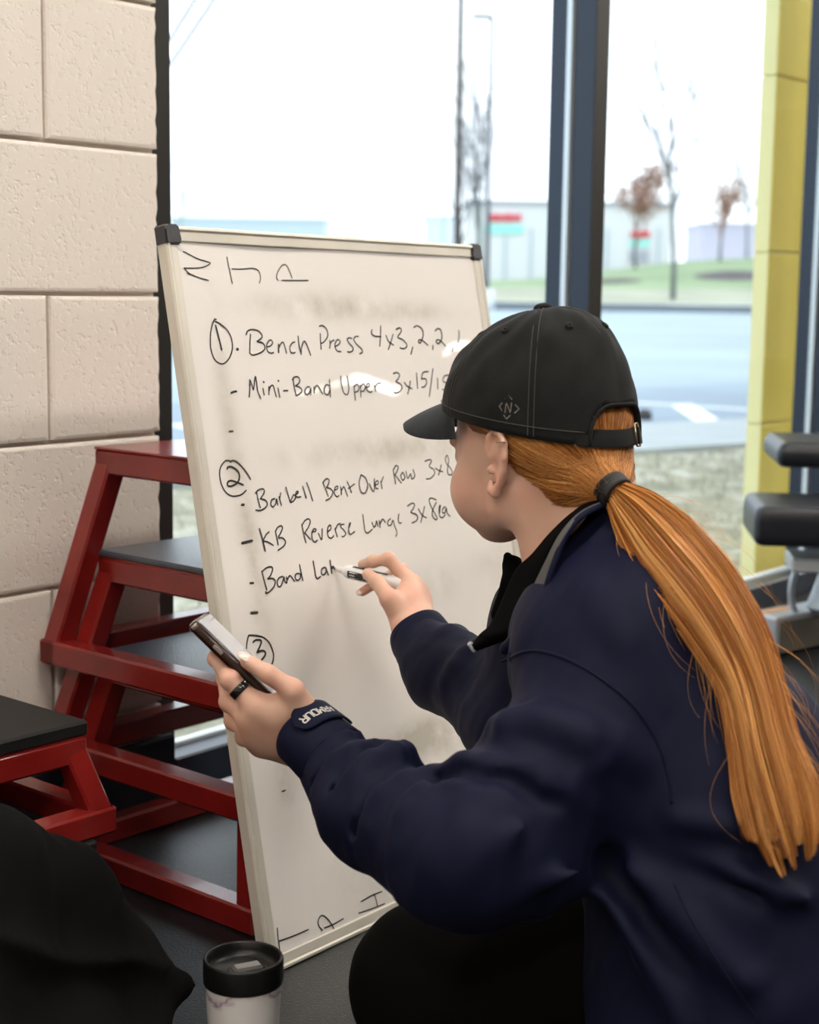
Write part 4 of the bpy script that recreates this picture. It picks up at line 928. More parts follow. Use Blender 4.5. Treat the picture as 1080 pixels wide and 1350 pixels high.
# limbs and torso carrying the clothes
SL, EL, SR_, ER = at(790, 962, 1.47), at(630, 1120, 1.39), at(745, 835, 1.75), at(697, 955, 1.74)
HIPL, HIPR = at(1030, 1290, 1.53), at(1050, 1240, 1.78)
KL = at(577, 1296, 1.60); KL[2] = max(KL[2], .080); KR = KL+A(.085, .23, 0)
AL, AR = KL+A(.42, .03, -.035), KR+A(.40, .03, -.035)
g = SDF((-.25, 1.1, 0), (.95, 2.3, .75), .010)
for a, b_, ra, rb in ((LW, EL, .028, .035), (EL, SL, .038, .046), (RW_, ER, .028, .035), (ER, SR_, .034, .036), (NB, at(840, 890, 1.60), .050, .070), (at(840, 890, 1.60), at(1010, 1180, 1.63), .075, .10),
                      (SL, SR_, .050, .036), (HIPL, HIPR, .10, .10), (at(1000, 1160, 1.63), (HIPL+HIPR)/2, .11, .11), (HIPL, KL, .085, .056), (HIPR, KR, .085, .056), (KL, AL, .052, .034), (KR, AR, .052, .034), (AL, AL+A(.14, 0, -.005), .032, .022), (AR, AR+A(.14, 0, -.005), .032, .022)):
    g.cap(a, b_, ra, rb, .03)
g.plane((0, 0, .006), (0, 0, -1))
addp(*g.mesh(1))
body = meshnp('body', np.concatenate(parts_V), np.concatenate(parts_Q), M_SKIN); child(body)
# thumbnail / nails
def nail(p, along, out, L=.0062, w_=.0046, name='fingernail'):
    along = nrm(along); out = nrm(out-along*(out @ along)); s_ = np.cross(along, out); vs = []; fs = []
    for i in range(7):
        for j in range(7):
            a = -1+2*i/6; b_ = -1+2*j/6; sc = math.sqrt(max(0, 1-.55*a*a*(b_*b_)))
            vs.append(p+along*a*L*sc+s_*b_*w_*sc-out*(b_*b_*.0016+a*a*.0007))
    for i in range(6):
        for j in range(6): k = i*7+j; fs.append((k, k+1, k+8, k+7))
    o = mesh(name, vs, fs, M_NAIL, smooth=True); md = o.modifiers.new('t', 'SOLIDIFY'); md.thickness = .0008; md.offset = 0; sub(body, o)
th = Lh['thumb']; tdir = th[3][0]-th[2][0]; tocam = nrm(CC-th[3][0])
nail(th[3][0]+nrm(tocam+cu*.9-cr*.1)*.0072+nrm(tdir)*.002, tdir, tocam+cu*.9, .0078, .0054)
th = Rh['thumb']; tocam = nrm(CC-th[3][0]); nail(th[3][0]+nrm(tocam*.8+cu*.7)*.0070, th[3][0]-th[2][0], tocam*.8+cu*.7, .0062, .0048)
th = Rh['middle']; nail(th[3][0]+nrm(tocam-cr*.7)*.0057, th[3][0]-th[2][0], tocam-cr*.7, .0052, .004)
# ring on the left index finger
a, b_ = Lh['index'][0][0], Lh['index'][1][0]; rc = a+(b_-a)*.62; rd = nrm(b_-a)
o = mesh('finger_ring', *lathe_vf(rc, rd, [(.0098, -.0038), (.0112, -.0040), (.0117, -.0030), (.0117, .0030), (.0112, .0040), (.0098, .0038), (.0098, -.0038)], 40), M_RING, smooth=True); child(o)
md = o.modifiers.new('e', 'EDGE_SPLIT'); md.split_angle = .6
# ---- jacket
g = SDF((-.22, 1.12, 0), (.72, 2.06, .68), .0042)
T1n, T2n, T3n = at(828, 868, 1.515), at(925, 1050, 1.50), at(1015, 1245, 1.50)
T1f, T2f, T3f = at(815, 850, 1.70), at(925, 1035, 1.74), at(1030, 1225, 1.78)
g.cap(T1n, T2n, .100, .118, .03); g.cap(T2n, T3n, .118, .152, .05); g.cap(T1f, T2f, .095, .115, .05); g.cap(T2f, T3f, .115, .14, .05)
g.cap(T1n, T1f, .095, .095, .05); g.cap(T2n, T2f, .115, .115, .05); g.cap(T3n, T3f, .15, .14, .05)
g.cap(at(800, 742, 1.60), T1n, .052, .08, .05); g.cap(at(800, 742, 1.60), T1f, .052, .07, .05)
g.cap(at(1000, 1220, 1.47), at(960, 1400, 1.47), .12, .13, .06)      # hem falling over the hip
# hollow where the collar opens
g.cap(at(745, 660, 1.60), at(735, 745, 1.61), .066, .052, .012, 'sub')
g.cap(at(794, 690, 1.548), at(792, 765, 1.535), .022, .050, .02)
# far sleeve
g.cap(SR_, T1f, .078, .08, .05); g.cap(SR_, ER, .074, .062, .03)
rm = at(594, 886, ZB-.145); rcf = at(556, 845, ZB-.10)
g.cap(ER, rm, .060, .049, .025); g.cap(rm, rcf, .049, .036, .02)
for p, q, r_ in (((603, 838, -.125), (612, 900, -.16), .014), ((640, 862, -.15), (655, 930, -.175), .018), ((575, 850, -.11), (556, 905, -.12), .010)):
    g.cap(at(p[0], p[1], ZB+p[2]), at(q[0], q[1], ZB+q[2]), r_, r_*.7, .014)
# near sleeve
g.cap(SL, EL, .080, .064, .025)
lm_ = at(488, 1068, 1.495); lc_ = at(425, 994, 1.575)
g.cap(at(612, 1128, 1.39), lm_, .062, .049, .012); g.cap(lm_, lc_, .049, .0335, .025)
g.cap(at(700, 1130, 1.42), EL, .055, .060, .03)
def ringfold(a, b_, f_, R0, r_, skew, lo_=-.15, hi_=1.15, k=.010, op='add'):
    c_ = a+(b_-a)*f_; d = nrm(b_-a); tc_ = nrm(CC-c_); tc_ = nrm(tc_-d*(tc_ @ d)); sd_ = np.cross(d, tc_); sd_ = sd_ if sd_ @ cu > 0 else -sd_
    P_ = []
    for m_ in range(9):
        th_ = math.pi*(lo_+(hi_-lo_)*m_/8); P_.append(c_+(sd_*math.cos(th_)+tc_*math.sin(th_))*R0+d*skew*math.cos(th_)+d*.004*math.sin(m_*2.1))
    for m_ in range(8):
        g.cap(P_[m_], P_[m_+1], r_*(1-.55*abs(m_-1)/8), r_*(1-.55*abs(m_)/8), k, op)
F0, F1 = at(612, 1128, 1.39), lc_
for f_, R0, r_, sk in ((.86, .031, .0095, .006), (.70, .037, .0120, -.012), (.50, .042, .0150, .014), (.30, .047, .0135, -.004), (.12, .052, .0150, .010)):
    ringfold(F0, F1, f_, R0, r_, sk, k=.008)
for f_, R0, r_, sk in ((.78, .040, .004, .004), (.60, .048, .005, .002), (.40, .053, .005, .006)):
    ringfold(F0, F1, f_, R0, r_, sk, .1, .95, .008, 'sub')
ringfold(SL, EL, .62, .060, .013, .03, -.1, .7, .014); ringfold(SL, EL, .84, .054, .014, .022, -.1, .8, .012); ringfold(SL, EL, .30, .070, .012, .035, .1, .9, .02)
ringfold(SL, EL, .73, .068, .005, .028, .0, .6, .010, 'sub')
for f_, R0, r_, sk in ((.25, .032, .010, .004), (.55, .040, .0125, -.008), (.85, .046, .014, .006)):
    ringfold(rcf, ER, f_, R0, r_, sk, k=.009)
for p, q, r_ in (((640, 1185, 1.345), (760, 1150, 1.345), .011), ((600, 1165, 1.34), (690, 1090, 1.325), .009), ((700, 1050, 1.385), (790, 1010, 1.375), .010)):
    g.cap(at(*p), at(*q), r_, r_*.5, .016)
# folds radiating from the armpit over the side of the torso
for p, q, r_ in (((860, 1130, 1.375), (1060, 1185, 1.33), .010), ((830, 1150, 1.39), (980, 1290, 1.335), .012), ((800, 1180, 1.40), (900, 1350, 1.36), .010), ((900, 1090, 1.37), (1040, 1100, 1.35), .008)):
    g.cap(at(*p), at(*q), r_, r_*.7, .022)
for p, q, r_ in (((835, 1120, 1.375), (1000, 1180, 1.345), .008), ((800, 1140, 1.40), (900, 1270, 1.365), .008), ((880, 1105, 1.36), (1010, 1120, 1.345), .006)):
    g.cap(at(*p), at(*q), r_, r_*.5, .020, 'sub')
g.plane((0, 0, .004), (0, 0, -1))
V, Q = g.mesh(2); N = normals(V, Q)
w1 = snoise(V, 5, 31, 2); w2 = snoise(V*A(1.6, 1, .7), 13, 32, 2)
V = V+N*(.0035*w1+.0014*w2)[:, None]; V = relaxed(V, Q, .4); V[:, 2] = np.maximum(V[:, 2], .003)
# cut the sleeve ends square inside the cuffs
jk = meshnp('jacket', V, Q, M_NAVY); child(jk)
BV_J = BVHTree.FromPolygons([tuple(p) for p in V], [tuple(int(i) for i in q) for q in Q])
def onjk(px, py, off=.001):
    d = Vector(ray(px, py)).normalized(); h_ = BV_J.ray_cast(Vector(CC), d)
    if h_[0] is None: return None, None
    n_ = A(*h_[1]); n_ = n_ if n_ @ ray(px, py) < 0 else -n_
    return A(*h_[0])+n_*off, n_
def seam(pts, rad=.0016, nm='seam'):
    P = [onjk(*p, .0002)[0] for p in [tuple(q) for q in smoothpath([A(*p, 0)[:2] for p in pts], 6)]]
    P = [p for p in P if p is not None]; o = mesh(nm, *tube_vf(P, rad, 6), M_NAVY, smooth=True); sub(jk, o)
seam([(662, 872), (700, 858), (745, 868), (790, 893), (835, 930), (868, 980), (884, 1030), (886, 1060)])
seam([(890, 1165), (905, 1200), (935, 1250), (975, 1310), (1000, 1345)], .0010)
# ---- cuffs
def cuff(c0, c1, r0, r1, fl, nm='cuff'):
    d = nrm(c1-c0); _, s_, u_ = frame_of(d); L = np.linalg.norm(c1-c0); n = 48; prof = [(r0*.90, .006), (r0*.95, -.0005), (r0, .001), (r0*1.01, .010), (r1*1.0, L), (r1*.93, L+.002), (r1*.9, L-.01)]
    vs, fs = [], []
    for r_, h_ in prof:
        for k in range(n):
            a = 6.2832*k/n; wob = 1+.02*math.sin(3*a+1)+.012*math.sin(5*a+h_*90); vs.append(c0+d*h_+(s_*math.cos(a)+u_*math.sin(a)*fl)*r_*wob)
    for i in range(len(prof)-1):
        for k in range(n): fs.append((i*n+k, i*n+(k+1) % n, (i+1)*n+(k+1) % n, (i+1)*n+k))
    o = mesh(nm, vs, fs, M_NAVY, smooth=True); sub(jk, o); return d, s_, u_, o
lc0 = at(400, 966, 1.585); lc1 = at(440, 1002, 1.555)
cd_, cs_, cu_, cufL = cuff(lc0, lc1, .0345, .0375, .98)
cuff(at(549, 833, ZB-.088), at(577, 874, ZB-.125), .0365, .0395, 1.0)
# adjustable tab on the left cuff, lettered
def tabpt(a, h_, off): return lc0+cd_*h_+(cs_*math.cos(a)+cu_*math.sin(a)*.98)*(.0352+h_*.06+off)
best = None
for k in range(720):
    a = k/720*6.2832; q = tabpt(a, .018, .003); v = q-CC; z_ = v @ cf; px = 540+F*(v @ cr)/z_; py = 675-F*(v @ cu)/z_
    nn = nrm(q-(lc0+cd_*.018)); e_ = abs(px-416)+abs(py-952)
    if nn @ (CC-q) > 0 and (best is None or e_ < best[0]): best = (e_, a)
ta = best[1]; q1 = tabpt(ta+.1, .018, 0); q0_ = tabpt(ta, .018, 0); sgn = 1 if ((q1-q0_) @ cu) > 0 else -1   # + turns up in the picture
vs, fs = [], []; na, nh = 22, 8
for i in range(na+1):
    for j in range(nh+1):
        f_ = i/na; hh = -.0015+.0335*j/nh; edge = 1-f_
        a = ta+sgn*(-.62+1.75*f_)
        if f_ < .22: k_ = (f_/.22); m_ = .5+(j/nh-.5)*math.sqrt(max(.0, 1-(1-k_)**2))*1.0; hh = -.0015+.0335*m_
        vs.append(tabpt(a, hh, .0022))
for i in range(na):
    for j in range(nh): k = i*(nh+1)+j; fs.append((k, k+1, k+nh+2, k+nh+1))
tab = mesh('cuff_tab', vs, fs, M_NAVY, smooth=True); md = tab.modifiers.new('t', 'SOLIDIFY'); md.thickness = .0022; md.offset = 0; child(tab)
GL = {'A': [[(0, 0), (.5, 1), (1, 0)], [(.22, .35), (.78, .35)]], 'R': [[(0, 0), (0, 1), (.8, 1), (.95, .75), (.8, .5), (0, .5)], [(.45, .5), (1, 0)]], 'M': [[(0, 0), (0, 1), (.5, .3), (1, 1), (1, 0)]],
      'O': [[(.1, 0), (0, .2), (0, .8), (.1, 1), (.9, 1), (1, .8), (1, .2), (.9, 0), (.1, 0)]], 'U': [[(0, 1), (0, .15), (.15, 0), (.85, 0), (1, .15), (1, 1)]]}
gl = G(); adv = .175
for i, c_ in enumerate('ARMOUR'):
    for st_ in GL[c_]:
        P, Nn = [], []
        for k in range(len(st_)-1):
            for m_ in range(4): f_ = m_/3; P.append((st_[k][0]*(1-f_)+st_[k+1][0]*f_, st_[k][1]*(1-f_)+st_[k+1][1]*f_))
        pts = []
        for x_, y_ in P:
            a = ta+sgn*(.60-(i*adv+x_*.135)); hh = .0185-(-.0)*0+(.5-y_)*-.0085; hh = .0175+(y_-.5)*.0085
            pts.append(tabpt(a, hh, .0036)); Nn.append(nrm(pts[-1]-(lc0+cd_*hh)))
        pp = [p+Nn[0]*1e-5*k for k, p in enumerate(pts)]
        vs = []; fs = []
        for k in range(len(pp)-1):
            d_ = nrm(pp[k+1]-pp[k]+1e-9); s_ = np.cross(Nn[k], d_)*.00065
            if np.linalg.norm(pp[k+1]-pp[k]) < 1e-4: continue
            n0 = len(vs); vs += [pp[k]-s_-d_*.0005, pp[k]+s_-d_*.0005, pp[k+1]+s_+d_*.0005, pp[k+1]-s_+d_*.0005]; fs.append((n0, n0+1, n0+2, n0+3))
        gl.add(vs, fs)
tl = gl.build('tab_lettering', mat('silver_print', (.62, .60, .55), .5)); sub(tab, tl); tl['label'] = 'silver lettering reading ARMOUR'
# ---- collar: black lining turned outward, grey facing along its outer edge
inner = [(812, 646, 1.60), (780, 660, 1.555), (752, 680, 1.545), (725, 706, 1.55), (703, 732, 1.565), (682, 752, 1.59), (668, 782, 1.60), (650, 822, 1.60), (634, 838, 1.60), (624, 852, 1.60)]
outer = [(822, 660, 1.55), (790, 668, 1.52), (765, 682, 1.50), (745, 708, 1.495), (731, 742, 1.49), (719, 778, 1.49), (708, 806, 1.50), (700, 832, 1.51), (668, 842, 1.56), (628, 856, 1.595)]
inn = smoothpath([at(*p) for p in inner], 5); out = smoothpath([at(*p) for p in outer], 5); nc = 14
def sheet(f0, f1, m, nm, th=.004, i0=0, i1=None):
    i1 = i1 or len(inn); vs, fs = [], []
    for i in range(i0, i1):
        for j in range(nc+1):
            f_ = f0+(f1-f0)*j/nc; p = inn[i]*(1-f_)+out[i]*f_; p = p+nrm(CC-p)*.012*math.sin(f_*3.1416)+nrm(CC-p)*.003*math.sin(i*.35+f_*3); vs.append(p)
    for i in range(i1-i0-1):
        for j in range(nc): k = i*(nc+1)+j; fs.append((k, k+1, k+nc+2, k+nc+1))
    o = mesh(nm, vs, fs, m, smooth=True); md = o.modifiers.new('t', 'SOLIDIFY'); md.thickness = th; md.offset = 0; sub(jk, o); return o
sheet(0, .70, M_LINING, 'collar_lining', i1=42); sheet(.70, .985, M_GREY, 'collar_facing', .0044, i0=4, i1=36)
sheet(0, 1, M_LINING, 'collar_lining', .004, i0=36)
o = mesh('collar_edge', *tube_vf(out[2:37], .0032, 8), M_NAVY, smooth=True); sub(jk, o)
rt = [(690, 760, 1.66), (676, 735, 1.67), (668, 729, 1.675), (664, 737, 1.67), (672, 762, 1.66)]
g = SDF(at(675, 750, 1.66)-A(.05, .05, .06), at(675, 750, 1.66)+A(.06, .05, .06), .0025)
g.cap(at(669, 733, 1.67), at(678, 775, 1.65), .0045, .012, .004); g.cap(at(678, 745, 1.66), at(700, 790, 1.62), .010, .022, .008); g.cap(at(674, 770, 1.65), at(660, 810, 1.63), .010, .010, .008)
V, Q = g.mesh(1); sub(jk, meshnp('far_collar', V, Q, M_LINING))
zp = at(623, 853, 1.60)
sub(jk, mesh('zip_end', *box_vf(zp, nrm(cr*.6-cu*.8), nrm(cr*.8+cu*.6), cf, .012, .006, .004, .0015), M_SILV))
g = SDF(at(690, 850, 1.52)-A(.06, .06, .06), at(690, 850, 1.52)+A(.06, .06, .06), .003)
g.cap(at(706, 822, 1.50), at(666, 856, 1.53), .011, .006, .004); g.cap(at(704, 838, 1.50), at(682, 866, 1.50), .015, .009, .01)
V, Q = g.mesh(1); sub(jk, meshnp('placket', V, Q, M_NAVY))
# ---- leggings
g = SDF((-.12, 1.15, 0), (.80, 2.2, .30), .0065)
g.cap(HIPL, KL, .100, .076, .04); g.cap(KL, AL, .066, .040, .03); g.cap(HIPR, KR, .10, .075, .04); g.cap(KR, AR, .066, .04, .03); g.cap(HIPL, HIPR, .11, .11, .05)
g.ell(KL+A(-.012, -.004, .0), np.eye(3), (.072, .074, .076), .03)
g.plane((0, 0, .003), (0, 0, -1))
V, Q = g.mesh(2); N = normals(V, Q); V = V+N*(.002*snoise(V, 7, 41, 2))[:, None]; V[:, 2] = np.maximum(V[:, 2], .002)
child(meshnp('leggings', V, Q, M_LEG))
# ---- shoes
for a in (AL, AR):
    g = SDF(a-A(.06, .07, .06), a+A(.24, .07, .06), .006)
    g.cap(a+A(.03, 0, 0), a+A(.16, 0, -.01), .040, .036, .02); g.cap(a+A(.02, 0, .01), a+A(.0, 0, .0), .042, .040, .02); g.plane((0, 0, .004), (0, 0, -1))
    V, Q = g.mesh(1); V[:, 2] = np.maximum(V[:, 2], .002); child(meshnp('shoe', V, Q, M_CAPC))
# ---- cap
RX, RY, ZC = .1040, .0865, .0
def rimz(x): return .0265+.34*x
def capr(az, t):
    """t 0..1 rim to crown"""
    e = t*math.pi/2; rad = math.cos(e)**.80; pn = abs(math.sin(az*3+math.pi/2*0))
    x0, y0 = RX*math.cos(az), RY*math.sin(az); z0 = rimz(x0)
    bulge = 1+.022*math.sin(t*math.pi)
    z_ = z0+(.139-z0)*math.sin(e)**1.0
    k_ = 1-.008*(1-min(1, abs(math.sin(az*3))*4))*math.sin(t*math.pi)       # seams pull in
    x = x0*rad*bulge*k_-.024*math.sin(e); y = y0*rad*bulge*k_
    return x, y, z_
NA_, NT = 120, 40
def inopen(az, t):
    d_ = abs(((az-math.pi+math.pi) % (2*math.pi))-math.pi); x, y, z_ = capr(az, t); h_ = z_-rimz(RX*math.cos(az))
    return d_ < .46 and h_ < .040*math.sqrt(max(0, 1-(d_/.46)**4))
vs, fs = [], []
for j in range(NT+1):
    for i in range(NA_):
        az = i/NA_*2*math.pi; t_ = j/NT*.995
        x, y, z_ = capr(az, t_); wv = .0010*math.sin(az*7+t_*9)*math.sin(t_*3.14)+.0008*math.sin(az*13-t_*17)*math.sin(t_*3.14)
        # crease above the opening
        s_ = 1+wv*10; vs.append(hw(x*s_, y*s_, z_+wv))
for j in range(NT):
    for i in range(NA_):
        if inopen((i+.5)/NA_*2*math.pi, (j+.5)/NT*.995): continue
        a = j*NA_+i; b_ = j*NA_+(i+1) % NA_; fs.append((a, b_, b_+NA_, a+NA_))
fs.append(tuple(NT*NA_+i for i in range(NA_)))
cap = mesh('cap', vs, fs, M_CAP, smooth=True); md = cap.modifiers.new('t', 'SOLIDIFY'); md.thickness = .002; md.offset = -1; child(cap)
cap['label'] = 'washed black baseball cap crown'
cb = [hw(*p) for p in ([capr(0, 1)[0], 0, .1385],)][0]
g = SDF(cb-A(.02, .02, .02), cb+A(.02, .02, .02), .0012); g.ell(cb+hu*.002, HR, (.0095, .0095, .0048), 0); V, Q = g.mesh(1); sub(cap, meshnp('cap_button', V, Q, M_CAP))
for kz in range(6):                                             # stitched panel seams and eyelets
    az0 = kz*math.pi/3
    for da in (-.028, .028):
        P = [hw(*[q*1.006 if n_ < 2 else q+.0004 for n_, q in enumerate(capr(az0+da/(max(.2, math.cos(t_*math.pi/2)**.8)), t_))]) for t_ in np.linspace(.42 if kz == 3 else .01, .93, 30)]
        sub(cap, mesh('seam_stitching', *tube_vf(P, .00045, 4), M_STITCH))
    ey_ = hw(*[q*1.008 if n_ < 2 else q for n_, q in enumerate(capr(az0+math.pi/6, .62))]); nn = nrm(ey_-hw(0, 0, .04))
    sub(cap, mesh('eyelet', *lathe_vf(ey_-nn*.0006, nn, [(.0012, .0004), (.0020, .0016), (.0036, .0014), (.0042, .0)], 16), M_CAP, smooth=True))
# edge binding along the rim, arch binding, strap, buckle
P = [hw(*[q*1.004 if n_ < 2 else q+.003 for n_, q in enumerate(capr(az, 0))]) for az in np.linspace(0, 2*math.pi, 90)]
rimtape = []
for hgt_ in (.011,):
    P2_ = [hw(*[q*1.008 if n_ < 2 else q for n_, q in enumerate(capr(az, hgt_/.2))]) for az in np.linspace(-2.62, 2.62, 100)]
    sub(cap, mesh('rim_stitching', *tube_vf(P2_, .00045, 4), M_STITCH))
arch = []
for k in range(41):
    th_ = math.pi*k/40; d_ = .46*math.cos(th_); h_ = .040*math.sqrt(max(0, 1-(abs(d_)/.46)**4)); az = math.pi+d_
    lo_, hi_ = 0, 1
    for _ in range(20):
        m_ = (lo_+hi_)/2
        if capr(az, m_)[2]-rimz(RX*math.cos(az)) < h_: lo_ = m_
        else: hi_ = m_
    x, y, z_ = capr(az, lo_); arch.append(hw(x*1.004, y*1.004, z_))
sub(cap, mesh('opening_binding', *tube_vf(arch, .0030, 8, flat=.6), M_CAP, smooth=True))
vs, fs = [], []; n = 40
for i in range(n+1):
    az = math.pi-.60+1.2*i/n; x0, y0 = RX*math.cos(az), RY*math.sin(az); z0 = rimz(x0)
    for j, (o_, h_) in enumerate(((1.012, -.001), (1.016, .001), (1.018, .008), (1.014, .0150), (1.010, .0165), (.995, .0150), (.995, .0005))): vs.append(hw(x0*o_, y0*o_, z0+h_))
for i in range(n):
    for j in range(7): a = i*7+j; b_ = i*7+(j+1) % 7; fs.append((a, b_, b_+7, a+7))
sub(cap, mesh('cap_strap', vs, fs, M_CAP, smooth=False))
az = math.pi+.30; x0, y0 = RX*math.cos(az), RY*math.sin(az); nb_ = nrm(hf*math.cos(az)/RX+hl*math.sin(az)/RY); tb_ = nrm(np.cross(hu, nb_)); bc = hw(x0*1.03, y0*1.03, rimz(x0)+.008)
gg = G()
for a_, b_ in (((-.005, -.0105), (-.005, .0115)), ((-.005, .0115), (.005, .0115)), ((.005, .0115), (.005, -.0105)), ((.005, -.0105), (-.005, -.0105))):
    gg.add(*tube_vf([bc+tb_*a_[0]+hu*a_[1], bc+tb_*b_[0]+hu*b_[1]], .0011, 6))
sub(cap, gg.build('buckle', M_BRASS, None, True))
az = math.pi+.40; x0, y0 = RX*math.cos(az), RY*math.sin(az); nb_ = nrm(hf*math.cos(az)/RX+hl*math.sin(az)/RY); tb_ = nrm(np.cross(hu, nb_)); bc = hw(x0*1.022, y0*1.022, rimz(x0)+.007)
sub(cap, mesh('strap_keeper', *box_vf(bc, tb_, nb_, hu, .013, .004, .0175, .001), M_CAP))
# logo on the left side of the crown: N between four chevrons
def lg(px, py):
    d = ray(px, py); best = None
    for t_ in np.linspace(1.45, 1.75, 601):
        l = hloc(CC+d*t_); azz = math.atan2(l[1]/RY, l[0]/RX); x0 = RX*math.cos(azz)
        # inside test against the crown profile
        z0 = rimz(x0)
        if l[2] < z0: continue
        se = min(1, (l[2]-z0)/(.139-z0)); e = math.asin(se); rad = math.cos(e)**.8*(1+.022*math.sin(e*2)); 
        if math.hypot((l[0]+.024*math.sin(e))/RX, l[1]/RY) <= rad*1.012: return CC+d*t_
    return None
lo = G()
for st_ in ([(302, 215), (343, 180), (380, 225)], [(272, 262), (240, 298), (268, 348)], [(416, 282), (460, 330), (408, 376)], [(288, 398), (320, 440), (360, 402)], [(303, 372), (316, 255), (362, 372), (376, 262)]):
    P = [lg(630+x/8.433, 500+y/8.433) for k in range(len(st_)-1) for x, y in [(st_[k][0]*(1-f_)+st_[k+1][0]*f_, st_[k][1]*(1-f_)+st_[k+1][1]*f_) for f_ in np.linspace(0, 1, 7)]]
    P = [p for p in P if p is not None]
    PP = [P[0]]
    for p in P[1:]:
        if np.linalg.norm(p-PP[-1]) > 2e-4: PP.append(p)
    lo.add(*ribbon_vf(PP, nrm(hl-hf*.1+hu*.1), .0012))
sub(cap, tag(lo.build('cap_logo', M_LOGO), 'grey stitched logo of the letter N between four chevrons'))
# brim
vs, fs = [], []; na, nb2 = 40, 16
for lay in (0, 1):
    for i in range(na+1):
        a = -1+2*i/na; az = a*1.12; x0, y0 = RX*math.cos(az)*1.0, RY*math.sin(az); z0 = rimz(RX*math.cos(az))+.004
        L = .072*(1-abs(a)**2.6*.93)
        for j in range(nb2+1):
            b_ = j/nb2; x = x0*.96+b_*L+.004*b_*(1-abs(a)); y = y0*(.99-.06*b_*abs(a)); z_ = z0-.26*b_*L-(y*y)*5.2*b_**.8+.006*math.sin(b_*math.pi*.6)
            vs.append(hw(x, y, z_-(.0032 if lay else 0)))
m_ = (na+1)*(nb2+1)
for i in range(na):
    for j in range(nb2):
        k = i*(nb2+1)+j; fs.append((k, k+nb2+1, k+nb2+2, k+1)); fs.append((k+m_, k+m_+1, k+m_+nb2+2, k+m_+nb2+1))
for i in range(na): k = i*(nb2+1)+nb2; fs.append((k, k+nb2+1, k+nb2+1+m_, k+m_))
for i in (0, na):
    for j in range(nb2): k = i*(nb2+1)+j; fs.append((k, k+1, k+1+m_, k+m_))
sub(cap, mesh('cap_brim', vs, fs, M_BRIM, smooth=True)).modifiers.new('e', 'EDGE_SPLIT').split_angle = .9
# ---- hair on the head
TIE = A(-.103, .024, -.049)
g = SDF(hw(-.05, 0, -.02)-A(.14, .14, .13), hw(-.05, 0, -.02)+A(.14, .14, .13), .0035)
g.ell(hw(-.004, 0, .034), HR, (.0935, .0740, .082), 0); g.ell(hw(-.030, 0, .006), HR, (.068, .068, .062), .015)
g.cap(hw(-.042, 0, -.016), hw(*TIE), .052, .0125, .012)
g.ell(hw(-.050, 0, -.040), HR, (.044, .052, .036), .015)
GH = g.g.copy(); GLO = g.lo; GHh = g.h
def hs(P):
    """trilinear lookup of the hair surface and its gradient"""
    q = (P-GLO)/GHh; i0 = np.clip(np.floor(q).astype(int), 0, np.array(GH.shape)-2); f_ = np.clip(q-i0, 0, 1)
    def s_(a, b_, c_): return GH[i0[:, 0]+a, i0[:, 1]+b_, i0[:, 2]+c_]
    x, y, z_ = f_[:, 0], f_[:, 1], f_[:, 2]
    c00, c01, c10, c11 = [s_(0, b_, c_)*(1-x)+s_(1, b_, c_)*x for b_ in (0, 1) for c_ in (0, 1)]
    c0, c1 = c00*(1-y)+c10*y, c01*(1-y)+c11*y; return c0*(1-z_)+c1*z_
def push(P, off):
    for _ in range(3):
        e_ = .002; v = hs(P); gr = np.stack([hs(P+A(*d)*e_)-hs(P-A(*d)*e_) for d in ((1, 0, 0), (0, 1, 0), (0, 0, 1))], 1)/(2*e_)
        gr /= np.linalg.norm(gr, axis=1)[:, None]+1e-9; P = P+gr*(off-v)[:, None]
    return P
# solid under-layer, trimmed at the hairline
hn = hf*.86+hl*.0+hu*.0
x_, y_, z__ = [(np.arange(m)*g.h+o).astype(np.float32) for m, o in zip(g.n, g.lo)]
lx = (x_[:, None, None]-OH[0])*hf[0]+(y_[None, :, None]-OH[1])*hf[1]+(z__[None, None, :]-OH[2])*hf[2]
lz = (x_[:, None, None]-OH[0])*hu[0]+(y_[None, :, None]-OH[1])*hu[1]+(z__[None, None, :]-OH[2])*hu[2]
lim = np.maximum(lx-.060, lx+.020-np.clip((lz-.012)*5, 0, .08)+np.clip((-lz-.01)*.62, 0, .05))
g.g = np.maximum(g.g+.0012, lim.astype(np.float32))
V, Q = g.mesh(1); hb_ = meshnp('hair_underlayer', V, Q, M_HAIRB); child(hb_)
def strands(name, paths, rad, tone, m=M_HAIR, taper=.25):
    """paths (n,m,3) -> triangular tubes in one mesh"""
    P = np.asarray(paths); n, m_, _ = P.shape; T = np.gradient(P, axis=1); T /= np.linalg.norm(T, axis=2)[..., None]+1e-9
    ref = np.tile(A(.3, -.8, .5), (n, m_, 1)); S_2 = np.cross(T, ref); S_2 /= np.linalg.norm(S_2, axis=2)[..., None]+1e-9; U2 = np.cross(T, S_2)
    r_ = np.broadcast_to(np.asarray(rad).reshape(-1, 1) if np.ndim(rad) else rad, (n, 1))*(1-(1-taper)*np.linspace(0, 1, m_)**4)[None, :]
    V = np.stack([P+(S_2*math.cos(a)+U2*math.sin(a))*r_[..., None] for a in (0, 2.0944, 4.18879)], 2).reshape(-1, 3)
    i = np.arange(n)[:, None, None]*m_*3; j = np.arange(m_-1)[None, :, None]*3; k = np.arange(3)[None, None, :]; k2 = (k+1) % 3
    Q = np.stack([i+j+k, i+j+k2, i+j+3+k2, i+j+3+k], -1).reshape(-1, 4)
    o = meshnp(name, V, Q, m, smooth=True); at_ = o.data.attributes.new('tone', 'FLOAT', 'POINT'); at_.data.foreach_set('value', np.repeat(np.asarray(tone, np.float32), m_*3)); child(o); o['kind'] = 'stuff'; return o
